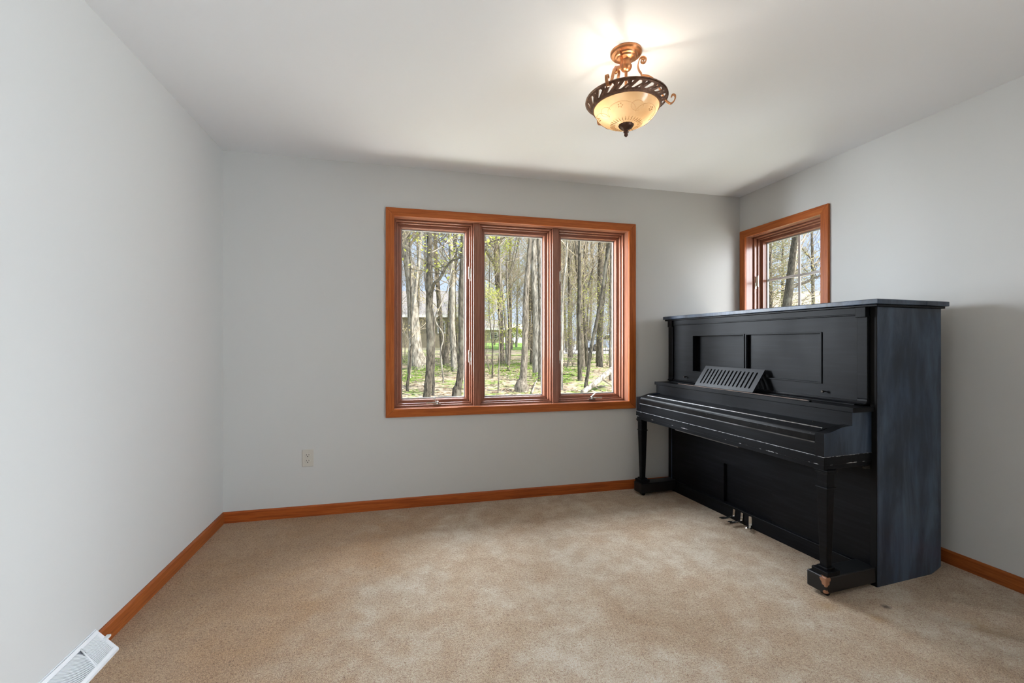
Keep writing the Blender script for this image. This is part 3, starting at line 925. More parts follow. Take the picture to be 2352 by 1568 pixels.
st = 2 * math.pi / NB
for k in range(NB):
    a = k * st
    sub = 4
    for j in range(sub):
        b0, b1 = a + st * j / sub, a + st * (j + 1) / sub
        strap([(b0, 0.0), (b1, 0.0), (b1, 0.26), (b0, 0.26)])
        strap([(b0, 0.80), (b1, 0.80), (b1, 1.0 + 0.05 * math.sin((j + 1) * 1.57)), (b0, 1.0 + 0.05 * math.sin(j * 1.57))])
    sk = st * 0.75                                     # slanted leaves and slots between the two hoops
    strap([(a, 0.2), (a + st * 0.46, 0.2), (a + st * 0.30 + sk, 0.85), (a + sk - st * 0.02, 0.85)])
    strap([(a + st * 0.60, 0.2), (a + st * 0.92, 0.2), (a + st * 0.74 + sk, 0.6), (a + st * 0.80 + sk, 0.85), (a + st * 0.44 + sk, 0.85), (a + st * 0.50 + sk, 0.62)])
mb.lathe([(RRB - 0.005, RZB - 0.002), (RRB + 0.002, RZB - 0.004), (RRB + 0.003, RZB + 0.003), (RRB - 0.003, RZB + 0.004)], seg=48, cap=False)
mb.lathe([(RRT - 0.003, RZT - 0.003), (RRT + 0.003, RZT - 0.002), (RRT + 0.002, RZT + 0.003), (RRT - 0.003, RZT + 0.003)], seg=48, cap=False)
mb.build('rim_band', M['bronze'], L)

# amber bowl
mb = MB()
BZ = -0.316
prof_b = []
for i in range(15):
    u = i / 14
    prof_b.append((0.030 + (0.138 - 0.030) * (0.72 * math.sin(u * math.pi / 2) + 0.28 * u), BZ + (RZB - BZ - 0.001) * (1 - math.cos(u * math.pi / 2) ** 1.0)))
seg = 96
vs = []


def rib(a, i):
    return 0.035 * max(0.0, math.cos(a * 24)) * max(0, 1 - abs(i - 3) / 2.5)


mb.lathe(prof_b, seg=96, cap=False, wave=rib)
bowl = mb.build('glass_bowl', M['amber'], L, smooth=True)


def bowl_pt(a, u, lift=0.0012):
    r = 0.030 + (0.138 - 0.030) * (0.72 * math.sin(u * math.pi / 2) + 0.28 * u) + lift
    z = BZ + (RZB - BZ - 0.001) * (1 - math.cos(u * math.pi / 2)) - lift
    return Vector((r * math.cos(a), r * math.sin(a), z))


mb = MB()
for k in range(5):                                     # etched scrollwork and flowers
    a0 = k * 2 * math.pi / 5 + 0.25
    arc = [bowl_pt(a0 + 0.62 * math.sin(math.pi * i / 14 - math.pi / 2), 0.42 + 0.33 * math.sin(math.pi * i / 14)) for i in range(15)]
    mb.tube(arc, 0.0006, 5)
    arc = [bowl_pt(a0 + 0.62 + 0.24 * math.cos(1.7 * math.pi * i / 12), 0.60 + 0.15 * math.sin(1.7 * math.pi * i / 12)) for i in range(13)]
    mb.tube(arc, 0.0005, 5)
    for f in range(5):
        fa = f * 2 * math.pi / 5
        p0 = bowl_pt(a0 + 0.05 * math.cos(fa), 0.63 + 0.035 * math.sin(fa))
        p1 = bowl_pt(a0 + 0.10 * math.cos(fa), 0.63 + 0.075 * math.sin(fa))
        mb.tube([p0, (p0 + p1) / 2, p1], [0.0006, 0.0024, 0.0006], 5)
for k in range(30):                                    # flutes round the foot of the bowl
    a = k * 2 * math.pi / 30
    mb.tube([bowl_pt(a, 0.10), bowl_pt(a, 0.17, 0.002), bowl_pt(a, 0.25)], [0.0008, 0.0016, 0.0008], 5)
mb.build('etched_scrollwork', M['etch'], bowl)
mb = MB(); mb.lathe([(0.031, BZ + 0.004), (0.032, BZ - 0.001), (0.027, BZ - 0.010), (0.016, BZ - 0.018), (0.009, BZ - 0.021), (0.008, BZ - 0.025), (0.011, BZ - 0.028), (0.011, BZ - 0.032), (0.006, BZ - 0.036), (0.0085, BZ - 0.040), (0.0075, BZ - 0.046), (0.0, BZ - 0.053)], seg=32, cap=False, wave=lambda a, i: 0.05 * math.cos(a * 16) if i in (1, 2, 3) else 0)
mb.build('finial', plain('dark_bronze_finial', (0.085, 0.042, 0.028, 1), 0.35, 0.6), L, smooth=True)
for s in (-1, 1):                                      # two lit bulbs on sockets off the stem
    a = -YAW + (0.12 if s > 0 else math.pi + 0.3)
    bx, by = 0.074 * math.cos(a), 0.074 * math.sin(a)
    mb = MB(); mb.tube([(0, 0, -0.205), (bx * 0.45, by * 0.45, -0.222)], 0.011, 10)
    mb.build('socket', M['copper'], L)
    mb = MB(); mb.lathe([(0.0, -0.022), (0.012, -0.019), (0.019, -0.010), (0.021, 0.0), (0.019, 0.010), (0.012, 0.019), (0.0, 0.022)], (bx, by, -0.236), 14, cap=False)
    mb.build('light_bulb', M['bulb'], L, smooth=True)

# ------------------------------------------------------------------ the woods outside
def gz(x, y):
    base = -0.14 + 0.0175 * min(y, 95.0)
    if y > 5.5 or x > 5:
        base += 0.05 * (mnoise.noise(Vector((x * 0.35, y * 0.35, 0.3)))) * min(1, max(y - 5, x - 4.5) / 4)
    return base


def on_ground(px, py):
    """ground point seen at a pixel below the far ground line"""
    t = 1366.0 / max(py - 768.6, 4.0)
    for _ in range(12):
        p = at(px, py, t)
        h = gz(p.x, p.y)
        t = max(3.0, t + (p.z - h) / max(0.01, (EYE - p.z) / t + 0.0175) * 0.7)
    p = at(px, py, t); p.z = gz(p.x, p.y)
    return p, t


def bark(name, light, dark, sc, moss=None):
    t = NT(name)
    v = t.coords((sc, sc, sc * 0.22))
    n1 = t.noise(v, 7.0, 6, 0.72, 0.4)
    c = t.ramp(n1, [(0.36, dark), (0.50, tuple((a + b) / 2 for a, b in zip(light, dark))), (0.64, light)])
    if moss:
        c = t.mix(t.ramp(t.noise(t.coords((1, 1, 0.6)), 3.5, 4), [(0.52, (0, 0, 0)), (0.60, (0.55, 0.55, 0.55))]), c, moss)
    t.bsdf(c, 0.9, 0, 0.1, bump=n1, bump_strength=0.6, bump_dist=0.03)
    return t.m


M['bark_pale'] = bark('pale_furrowed_bark', (0.52, 0.475, 0.40), (0.085, 0.075, 0.058), 2.2)
M['bark_grey'] = bark('grey_brown_bark', (0.30, 0.262, 0.21), (0.050, 0.043, 0.033), 4.0)
M['bark_dark'] = bark('dark_mossy_bark', (0.15, 0.132, 0.102), (0.018, 0.016, 0.013), 5.5, moss=(0.20, 0.19, 0.15, 1))
M['twig'] = plain('sunlit_twigs', (0.46, 0.39, 0.30, 1), 0.85, var=0.35, vscale=3)
M['twig_dark'] = plain('brown_twigs', (0.28, 0.235, 0.185, 1), 0.85, var=0.35, vscale=3)


def leaf_mat(name, a, b):
    t = NT(name)
    c = t.ramp(t.noise(t.coords(), 2.2, 3), [(0.35, a), (0.65, b)])
    d = t.n('ShaderNodeBsdfDiffuse'); tl = t.n('ShaderNodeBsdfTranslucent'); m = t.n('ShaderNodeMixShader'); m.inputs[0].default_value = 0.35
    t.l(c, d.inputs[0]); t.l(c, tl.inputs[0]); t.l(d.outputs[0], m.inputs[1]); t.l(tl.outputs[0], m.inputs[2]); t.l(m.outputs[0], t.out.inputs['Surface'])
    return t.m


M['leaf'] = leaf_mat('young_yellow_green_leaves', (0.30, 0.34, 0.07), (0.52, 0.54, 0.16))
M['bud'] = leaf_mat('tan_green_buds', (0.46, 0.38, 0.18), (0.62, 0.55, 0.30))
M['leaf_green'] = leaf_mat('fresh_green_plants', (0.13, 0.26, 0.035), (0.30, 0.44, 0.08))
M['litter'] = leaf_mat('dry_leaf_litter', (0.24, 0.17, 0.11), (0.62, 0.53, 0.40))
M['cedar'] = leaf_mat('olive_evergreen_sprays', (0.22, 0.22, 0.12), (0.42, 0.42, 0.26))

# ground
t = NT('woodland_floor')
v = t.coords()
n1 = t.noise(v, 0.45, 5, 0.65); n2 = t.noise(v, 9.0, 4, 0.75); n3 = t.noise(v, 1.6, 3, 0.6)
c = t.ramp(n2, [(0.34, (0.10, 0.075, 0.05)), (0.46, (0.34, 0.28, 0.20)), (0.60, (0.55, 0.48, 0.37))])
gr = t.ramp(n2, [(0.34, (0.06, 0.10, 0.02)), (0.5, (0.17, 0.28, 0.05)), (0.64, (0.34, 0.44, 0.13))])
c = t.mix(t.ramp(t.math('ADD', t.math('MULTIPLY', n1, 0.6), t.math('MULTIPLY', n3, 0.4)), [(0.49, (0, 0, 0)), (0.56, (0.85, 0.85, 0.85))]), c, gr)
t.bsdf(c, 0.95, 0, 0.05, bump=n2, bump_strength=0.7, bump_dist=0.05)
mb = MB()
xs = [-45 + 2.5 * i for i in range(61)]
ys = [-12 + 2.0 * i for i in range(10)] + [8 + 1.0 * i for i in range(30)] + [38 + 4 * i for i in range(30)]
for y in ys:
    for x in xs: mb.v.append((x, y, gz(x, y)))
for j in range(len(ys) - 1):
    for i in range(len(xs) - 1):
        a = j * len(xs) + i
        mb.f.append((a, a + 1, a + len(xs) + 1, a + len(xs))); mb.mi.append(0)
tag(mb.build('ground', t.m, smooth=True), 'leaf strewn woodland floor with green patches outside', 'ground', kind='structure')


def ground_strip(name, pix, mat, label, cat):
    pts = [on_ground(*p)[0] for p in pix]
    n = len(pts) // 2
    mb = MB()
    vs = [(p.x, p.y, p.z + 0.05) for p in pts]
    lo = [(p.x, p.y, p.z - 0.15) for p in pts]
    fs = [(i, i + 1, 2 * n - 2 - i, 2 * n - 1 - i) for i in range(n - 1)]
    m = 2 * n
    fs += [(i, (i + 1) % m, m + (i + 1) % m, m + i) for i in range(m)]
    mb.add(vs + lo, fs)
    return tag(mb.build(name, mat), label, cat, kind='structure')


M['asphalt'] = plain('pale_asphalt', (0.55, 0.55, 0.55, 1), 0.9, var=0.1, vscale=1.0)
M['lawn'] = plain('mown_lawn', (0.24, 0.42, 0.07, 1), 0.95, var=0.3, vscale=1.5)
ground_strip('lawn', [(1080, 800), (1210, 804), (1210, 788), (1080, 786)], M['lawn'], 'bright green lawn strip before the pale road', 'lawn')
ground_strip('road', [(1040, 791), (1150, 792), (1260, 792.5), (1260, 783.5), (1150, 783), (1040, 782)], M['asphalt'], 'pale road beyond the lawn seen through the middle pane', 'road')
ground_strip('driveway', [(1284, 812), (1352, 813), (1450, 812), (1450, 796), (1352, 793), (1284, 789)], M['asphalt'], 'pale driveway beyond the trunks in the right pane', 'driveway')


def leaf_quad(mb, p, size, rng, up=False):
    a = rng.uniform(0, 6.283); tilt = rng.uniform(-0.9, 0.9) if not up else rng.uniform(-0.35, 0.35)
    d1 = Vector((math.cos(a), math.sin(a), tilt)).normalized() * size
    d2 = Vector((-math.sin(a), math.cos(a), rng.uniform(-0.7, 0.7) if not up else rng.uniform(-0.3, 0.3))).normalized() * size * 0.55
    p = Vector(p)
    mb.add([p - d1 * 0.5, p + d2 * 0.5, p + d1 * 0.6, p - d2 * 0.5], [(0, 1, 2, 3)])


def twig_spray(mb, lf, base, d, ln, r, rng, depth, leaf_p, leaf_s):
    n = 3 if depth > 0 else 2
    pts = [Vector(base)]
    d = Vector(d).normalized()
    for k in range(n):
        d = (d + Vector((rng.uniform(-.25, .25), rng.uniform(-.25, .25), rng.uniform(-.10, .24)))).normalized()
        pts.append(pts[-1] + d * ln / n)
    mb.tube(pts, [r * (1 - 0.7 * k / n) for k in range(n + 1)], 4 if r > 0.02 else 3, cap=False)
    if depth > 0:
        for k in range(1, n + 1):
            for _ in range(2 if k < n else 3):
                o = Vector((rng.uniform(-1, 1), rng.uniform(-1, 1), rng.uniform(-0.2, 0.8)))
                twig_spray(mb, lf, pts[k], d * 0.8 + o * 0.8, ln * rng.uniform(0.35, 0.6), r * 0.45, rng, depth - 1, leaf_p, leaf_s)
    elif lf is not None:
        for p in pts[1:]:
            if rng.random() < leaf_p:
                for _ in range(rng.randint(2, 4)):
                    leaf_quad(lf, p + Vector((rng.uniform(-.10, .10), rng.uniform(-.10, .10), rng.uniform(-.10, .10))), leaf_s * rng.uniform(0.6, 1.3), rng)


def crown(trunk, radii, rng, n, z0, lf, ln=2.0, depth=2, leaf_p=0.35, leaf_s=0.06, tw=None):
    """branches along a trunk above height z0; returns the mesh builder"""
    mb = tw or MB()
    idx = [k for k in range(len(trunk)) if trunk[k].z >= z0]
    for _ in range(n):
        k = rng.choice(idx)
        a = rng.uniform(0, 6.283)
        d = Vector((math.cos(a), math.sin(a), rng.uniform(0.2, 1.3)))
        f = rng.uniform(0.55, 1.0)
        j = min(k + 1, len(trunk) - 1)
        twig_spray(mb, lf, trunk[k].lerp(trunk[j], rng.random()), d, ln * f, max(0.010, radii[k] * rng.uniform(0.18, 0.4)), rng, depth, leaf_p, leaf_s)
    return mb


def refine(pts, rad, step=0.7, rng=None, wob=0.02):
    sp = smooth_path([tuple(p) for p in pts], 6)
    P2 = [Vector(p) for p in sp]
    R2 = []
    for i in range(len(pts) - 1):
        for k in range(6): R2.append(rad[i] + (rad[i + 1] - rad[i]) * k / 6)
    R2.append(rad[-1])
    if rng:
        for i in range(1, len(P2)):
            P2[i] = P2[i] + Vector((rng.uniform(-wob, wob), rng.uniform(-wob, wob), 0))
    return P2, R2


def hero_tree(label, pix, mat, seed, t=None, top=15.0, n=22, limb=(), ln=2.0, leaf='bud', leaf_p=0.25, z0=2.0, flare=1.5, twig='twig', name='tree', lean_t=0.0):
    """pix: (px, py, width px) from the foot upwards; foot below the window when t is given"""
    rng = random.Random(seed)
    if t is None:
        foot, t = on_ground(pix[0][0], pix[0][1])
    else:
        foot = at(pix[0][0], pix[0][1], t)
        g = gz(foot.x, foot.y)
        foot.z = g
    root = empty(name, foot, 0, label, 'tree')
    pts, rad = [], []
    pts.append(Vector(foot) - Vector((0, 0, 0.25))); rad.append(pix[0][2] / F * t / 2 * flare)
    pts.append(Vector(foot) + Vector((0, 0, 0.12))); rad.append(pix[0][2] / F * t / 2 * (1 + (flare - 1) * 0.4))
    for k, (px, py, w) in enumerate(pix[1:]):
        p = at(px, py, t + lean_t * (k + 1))
        if p.z > pts[-1].z + 0.1:
            pts.append(p); rad.append(w / F * t / 2)
    d = (pts[-1] - pts[-2]).normalized()
    d = (d + Vector((0, 0, 1.0))).normalized()
    while pts[-1].z < top:
        pts.append(pts[-1] + d * 2.2 + Vector((rng.uniform(-.12, .12), rng.uniform(-.12, .12), 0)))
        rad.append(rad[-1] * 0.86)
    P2, R2 = refine(pts, rad, rng=rng, wob=0.006)
    rel = [p - foot for p in P2]
    mb = MB(); mb.tube(rel, R2, 12)
    mb.build('trunk', mat, root, smooth=True)
    lf = MB(); tw = MB()
    for lpix in limb:                                  # limbs drawn where the photograph shows them
        lp, lr = [], []
        for (px, py, w, dt) in lpix:
            lp.append(at(px, py, t + dt) - foot); lr.append(w / F * t / 2)
        a, b = refine(lp, lr)
        lm = MB(); lm.tube(a, b, 8)
        for q in a[len(a) // 3:]:
            if rng.random() < 0.35:
                twig_spray(lm, lf, q, Vector((rng.uniform(-1, 1), rng.uniform(-1, 1), rng.uniform(0, 1))), rng.uniform(0.5, 1.1), 0.010, rng, 1, leaf_p * 1.5, 0.075)
        lm.build('limb', mat, root, smooth=True, recalc=False)
    if n <= 18:
        for _ in range(n):
            crown(rel, R2, rng, 1, z0, lf, ln=ln, leaf_p=leaf_p, leaf_s=0.05).build('branch', M[twig], root, smooth=True, recalc=False)
    else:
        crown(rel, R2, rng, n, z0, lf, ln=ln, leaf_p=leaf_p, leaf_s=0.05, tw=tw)
        tw.build('branches', M[twig], root, smooth=True, recalc=False)
    if lf.v: lf.build('leaves', M[leaf], root, recalc=False)
    return root


hero_tree('thick pale furrowed trunk at the far left of the left pane', [(962, 848, 38), (955, 800, 30), (950, 740, 27), (946, 680, 24), (940, 620, 22), (932, 570, 21), (927, 520, 19)], M['bark_pale'], 1, n=24, top=17, z0=4.5, flare=1.35)
hero_tree('slim pale tree leaning across the thick furrowed trunk', [(940, 850, 8), (945, 760, 8), (952, 690, 7.5), (960, 620, 7), (967, 540, 6.5)], M['bark_pale'], 2, t=13.5, n=16, top=14, z0=3)
hero_tree('dark mossy forked trunk in the middle of the left pane', [(980, 935, 17), (981, 905, 17), (986, 850, 17), (988, 780, 17), (985, 715, 16), (987, 660, 17), (986, 600, 14), (986, 530, 13)], M['bark_dark'], 3, t=8.6, n=10, top=12, z0=3.0, flare=1.1, twig='twig_dark',
          limb=[[(987, 700, 9, 0), (992, 668, 8, -0.1), (998, 650, 7, -0.3), (1010, 640, 6.2, -0.4), (1022, 618, 5.4, -0.5), (1036, 600, 4.6, -0.6), (1056, 592, 4.0, -0.8), (1074, 584, 3.2, -1.0), (1100, 570, 2.5, -1.0)]], leaf='leaf', leaf_p=0.5)
hero_tree('brown trunk with a curved foot at the right of the left pane', [(1049, 912, 20), (1054, 880, 16), (1059, 830, 15), (1060, 760, 14), (1059, 690, 13), (1061, 620, 11.5), (1063, 530, 10)], M['bark_dark'], 4, n=12, top=12, z0=3.2, leaf='leaf', leaf_p=0.4, flare=1.2)
hero_tree('straight grey trunk before the house in the left pane', [(1024, 842, 14), (1028, 790, 11), (1032, 740, 10), (1036, 660, 9), (1044, 590, 8), (1048, 530, 7)], M['bark_grey'], 5, n=18, top=15, z0=3)
hero_tree('thin white sapling bending left beside the dark forked trunk', [(1018, 850, 3.2), (1012, 810, 3.2), (1018, 770, 3.4), (1000, 735, 3.2), (1012, 700, 3), (1022, 675, 2.6), (1032, 645, 2.2)], M['bark_pale'], 6, t=12.5, n=4, top=4, ln=0.8, z0=2, name='sapling')
hero_tree('slim twin stem rising close behind the dark forked trunk', [(995, 908, 6), (996, 850, 5.5), (997, 780, 5), (994, 720, 5), (978, 660, 4.5), (977, 600, 4), (976, 530, 4)], M['bark_grey'], 7, n=8, top=10, z0=2.5)
hero_tree('dark broken stem at the foot of the thick furrowed trunk', [(936, 896, 6), (941, 850, 5.5), (944, 800, 4.5), (945, 765, 3.5)], M['bark_dark'], 8, t=10.5, n=3, top=1.6, ln=0.7, z0=0.6, name='sapling')
hero_tree('tall grey trunk with a broken side limb in the middle pane', [(1152, 838, 13), (1152, 790, 11), (1151, 750, 11), (1148, 700, 12), (1143, 650, 12), (1140, 600, 11), (1139, 540, 9)], M['bark_grey'], 9, n=20, top=15, z0=3,
          limb=[[(1144, 628, 9, 0), (1134, 604, 8, -0.2), (1122, 585, 7, -0.3), (1115, 572, 6.5, -0.4)], [(1096, 566, 3.5, -3), (1120, 556, 3.4, -3), (1150, 548, 3, -3), (1180, 541, 2.6, -3)]])
hero_tree('thin dark forked tree left of the big middle trunk', [(1168, 852, 6), (1169, 800, 5), (1170, 750, 5), (1166, 690, 4.5), (1164, 640, 4), (1163, 540, 3.5)], M['bark_grey'], 10, n=14, top=11, z0=2.5,
          limb=[[(1166, 640, 3.6, 0), (1176, 620, 3.2, 0), (1184, 590, 2.8, 0), (1192, 550, 2.2, 0), (1198, 520, 2, 0)], [(1162, 640, 3, 0.3), (1174, 615, 2.8, 0.3), (1182, 570, 2.4, 0.3), (1188, 530, 2, 0.3)]])
hero_tree('stout grey trunk with a flared foot right of middle', [(1198, 899, 27), (1201, 870, 18.5), (1204, 830, 15), (1206, 780, 14), (1207, 720, 14), (1210, 650, 12.5), (1214, 600, 10.5), (1218, 530, 9)], M['bark_grey'], 11, n=12, top=13, z0=3.4, flare=1.45)
hero_tree('pale grey trunk close behind the stout flared one', [(1231, 866, 14), (1230, 800, 13), (1230, 720, 12.5), (1227, 640, 12.5), (1226, 530, 12)], M['bark_pale'], 12, n=14, top=15, z0=3.6)
hero_tree('straight brown trunk at the right edge of the middle pane', [(1242, 876, 10), (1241, 800, 9.5), (1241, 700, 9), (1239, 600, 9), (1236, 530, 8.5)], M['bark_grey'], 13, n=12, top=14, z0=3.4)
hero_tree('thin young stem in front of the middle pane woods', [(1145, 902, 3.4), (1146, 850, 3.2), (1147, 800, 3.0), (1148, 740, 2.8), (1150, 700, 2.4)], M['bark_grey'], 14, n=6, top=2.2, ln=0.7, z0=1.1, leaf='leaf', leaf_p=0.7, name='sapling')
hero_tree('small forked sapling left in the middle pane', [(1131, 868, 3.2), (1131, 820, 3.0), (1131, 790, 3.0), (1127, 750, 2.4), (1123, 700, 2)], M['bark_dark'], 15, n=6, top=3.4, ln=0.8, z0=1.2, leaf='leaf', leaf_p=0.6, name='sapling',
          limb=[[(1131, 790, 2.6, 0), (1137, 781, 2.2, 0), (1145, 770, 1.8, 0)]])
hero_tree('pale thin trunk beside the left edge of the right pane', [(1289, 896, 7), (1290, 840, 6), (1291, 780, 5.5), (1292, 700, 5.5), (1296, 640, 5), (1301, 590, 4.5), (1304, 530, 4)], M['bark_pale'], 16, n=12, top=12, z0=3)
hero_tree('distant grey trunk in the left half of the right pane', [(1310, 820, 9), (1309, 760, 8), (1308, 680, 7.5), (1308, 540, 7)], M['bark_grey'], 17, n=22, top=17, z0=3.5, ln=2.6)
hero_tree('straight dark trunk in the centre of the right pane', [(1332, 874, 9), (1331, 800, 8.5), (1330, 720, 8.5), (1331, 640, 8), (1331, 530, 7.5)], M['bark_dark'], 18, n=12, top=14, z0=3.6)
hero_tree('grey twin trunk just right of the straight dark trunk', [(1349, 842, 9), (1346, 790, 8.5), (1342, 730, 8), (1341, 660, 8), (1343, 600, 7.5), (1346, 530, 7)], M['bark_grey'], 19, n=18, top=15, z0=3,
          limb=[[(1342, 680, 5, 0), (1352, 655, 4, 0), (1360, 625, 3, 0), (1366, 600, 2.6, 0)]])
hero_tree('dark trunk leaning right across the right pane', [(1345, 900, 8), (1350, 860, 8), (1358, 800, 8), (1366, 760, 8), (1378, 700, 7.5), (1386, 650, 7), (1393, 600, 7), (1402, 550, 6.5)], M['bark_dark'], 20, n=8, top=9, z0=3.2, flare=1.1, twig='twig_dark')
hero_tree('grey trunk behind the leaning dark one in the right pane', [(1377, 842, 13), (1377, 800, 11.5), (1380, 740, 11), (1384, 690, 10), (1391, 620, 9), (1398, 540, 8)], M['bark_grey'], 21, n=20, top=15, z0=3)
hero_tree('thin trunk at the right edge of the right pane', [(1402, 874, 6), (1402, 800, 5.5), (1403, 700, 5), (1405, 540, 4.5)], M['bark_grey'], 22, n=12, top=13, z0=2.6)

# fallen log
rng = random.Random(5)
a, ta = on_ground(1338, 903); b = at(1412, 843, ta + 0.9)
mb = MB(); pts, rad = refine([a + Vector((0, 0, 0.02)), a.lerp(b, 0.35), a.lerp(b, 0.7), b, b + (b - a) * 0.6], [0.058, 0.066, 0.07, 0.072, 0.08])
mb.tube([p - a for p in pts], rad, 12)
lg = empty('fallen_log', a, 0, 'pale fallen log slanting up to the right in the right pane', 'log')
mb.build('log', M['bark_pale'], lg, smooth=True)
mb = MB()
for q in (0.3, 0.55):
    p = a.lerp(b, q) - a
    mb.tube([p, p + Vector((0.25, -0.1, -0.18))], [0.018, 0.008], 5)
mb.build('broken_branches', M['bark_grey'], lg)
for i, (x0, y0, x1, y1, lab) in enumerate(((1222, 905, 1236, 872, 'pale broken stick lying right of the stout flared trunk'), (1286, 862, 1330, 868, 'dead branch lying across the ground in the right pane'), (1150, 852, 1190, 858, 'dark dead branch on the ground in the middle pane'))):
    p0, t0 = on_ground(x0, y0); p1, t1 = on_ground(x1, y1)
    mb = MB(); mb.tube([Vector((0, 0, 0.03)), (p1 - p0) * 0.5 + Vector((0, 0.02, 0.07)), p1 - p0 + Vector((0, 0, 0.05))], [0.022, 0.018, 0.010], 6)
    o = mb.build('fallen_branch', M['bark_pale' if i == 0 else 'bark_dark'], None, smooth=True); o.location = p0
    tag(o, lab, 'branch', 'fallen branches')


# further trees: eight builds, each copied with its parts
def bg_tree(seed, H, r0, leaf, leaf_p, n, z0):
    rng = random.Random(seed)
    root = empty('background_tree')
    pts, rad = [Vector((0, 0, -0.3))], [r0 * 1.25]
    x = y = 0.0
    n_seg = 9
    for k in range(1, n_seg + 1):
        x += rng.uniform(-.12, .12); y += rng.uniform(-.12, .12)
        pts.append(Vector((x, y, H * k / n_seg))); rad.append(r0 * (1 - 0.8 * k / n_seg))
    P2, R2 = refine(pts, rad)
    mb = MB(); mb.tube(P2, R2, 8); mb.build('trunk', M['bark_grey'] if seed % 3 else M['bark_pale'], root, smooth=True)
    lf = MB()
    tw = crown(P2, R2, rng, n, z0, lf, ln=2.4, depth=2, leaf_p=leaf_p, leaf_s=0.048)
    tw.build('branches', M['twig'] if seed % 2 else M['twig_dark'], root, smooth=True, recalc=False)
    lf.build('leaves', M[leaf], root, recalc=False)
    return root


def copy_thing(o):
    c = o.copy(); col.objects.link(c)
    for ch in list(o.children):
        d = ch.copy(); col.objects.link(d); d.parent = c
    return c


protos = [bg_tree(40 + k, 13 + 1.2 * (k % 5), 0.07 + 0.022 * (k % 4), ('bud', 'bud', 'leaf')[k % 3], 0.9, 36, 2.2 + 0.5 * (k % 3)) for k in range(8)]
rng = random.Random(77)
spots = []
tries = 0
while len(spots) < 74 and tries < 4000:
    tries += 1
    tt_ = 15 + 47 * rng.random() ** 0.8
    px = rng.uniform(840, 1530)
    p = at(px, 780, tt_)
    if 1112 < px < 1212 and (tt_ > 24 or rng.random() < 0.4) and rng.random() < 0.62: continue
    if px < 1085 and tt_ > 36: continue
    if all((p.x - q[0]) ** 2 + (p.y - q[1]) ** 2 > 1.6 for q in spots): spots.append((p.x, p.y))
n_seen = len(spots)
while len(spots) < n_seen + 24:                        # the woods go on to both sides of the windows' view
    px = rng.uniform(300, 840)
    tt_ = rng.uniform(13, 42)
    p = at(px, 780, tt_)
    if all((p.x - q[0]) ** 2 + (p.y - q[1]) ** 2 > 2.5 for q in spots): spots.append((p.x, p.y))
for k, (x, y) in enumerate(spots):
    o = protos[k] if k < 8 else copy_thing(protos[k % 8])
    o.location = (x, y, gz(x, y)); o.rotation_euler = (rng.uniform(-.05, .05), rng.uniform(-.05, .05), rng.uniform(0, 6.28))
    s = rng.uniform(0.8, 1.2); o.scale = (s, s, s)
    tag(o, 'slender grey tree further back in the sunlit woods', 'tree', 'slender trees deep in the woods')


# young understory bushes with fresh leaves
def bush(seed, w, h, n, leaf):
    rng = random.Random(seed)
    root = empty('understory_bush')
    tw, lf = MB(), MB()
    for _ in range(n):
        a = rng.uniform(0, 6.283)
        d = Vector((math.cos(a) * w, math.sin(a) * w, h)).normalized()
        twig_spray(tw, lf, (0, 0, 0), d, h * rng.uniform(0.7, 1.1), 0.012, rng, 2, 0.75, 0.05)
    tw.build('stems', M['twig_dark'], root, smooth=True, recalc=False)
    lf.build('leaves', M[leaf], root, recalc=False)
    return root


bp = [bush(300 + k, 0.8, 2.0, 7, ('leaf', 'bud')[k % 2]) for k in range(4)]
bs = [(1125, 16, 0.2), (1240, 19, 0.3), (1300, 17, 0.2), (1316, 20, 0.1), (1395, 20, 0.3), (1360, 24, 0.0), (1018, 19, 0.2), (930, 21, 0.4), (1075, 22, 0.5), (1110, 24, 0.3), (1280, 25, 0.4), (1338, 27, 0.2), (1420, 16, 0.3)]
for k, (px, tt_, dz) in enumerate(bs):
    o = bp[k] if k < 4 else copy_thing(bp[k % 4])
    p = at(px, 780, tt_)
    o.location = (p.x, p.y, gz(p.x, p.y)); o.rotation_euler = (0, 0, rng.uniform(0, 6.28)); s = rng.uniform(0.8, 1.2); o.scale = (s, s, s * 1.1)
    tag(o, 'young leafy green bush among the trunks outside', 'bush', 'leafy bushes under the trees')

# leaf litter and low plants
rng = random.Random(9)
mb = MB()
for _ in range(9000):
    tt_ = 6.5 + 22 * rng.random() ** 1.6
    p = at(rng.uniform(780, 1600) if _ % 4 else rng.uniform(300, 2000), 800, tt_); p.z = gz(p.x, p.y) + rng.uniform(0.01, 0.05)
    leaf_quad(mb, p, rng.uniform(0.07, 0.15), rng, up=True)
tag(mb.build('leaf_litter', M['litter'], recalc=False), 'dry tan leaves scattered over the woodland floor', 'leaf litter', kind='stuff')
mb = MB()
n_p = 0
while n_p < 2000:
    tt_ = 7.5 + 20 * rng.random() ** 1.2
    p = at(rng.uniform(820, 1560), 800, tt_)
    if mnoise.noise(Vector((p.x * 0.35, p.y * 0.22, 7.7))) < 0.02: continue
    n_p += 1
    z = gz(p.x, p.y)
    for j in range(5):
        q = Vector((p.x + rng.uniform(-.12, .12), p.y + rng.uniform(-.12, .12), z + rng.uniform(0.03, 0.20)))
        leaf_quad(mb, q, rng.uniform(0.05, 0.10), rng, up=True)
tag(mb.build('ground_plants', M['leaf_green'], recalc=False), 'low bright green plants in patches between the trunks', 'plants', kind='stuff')

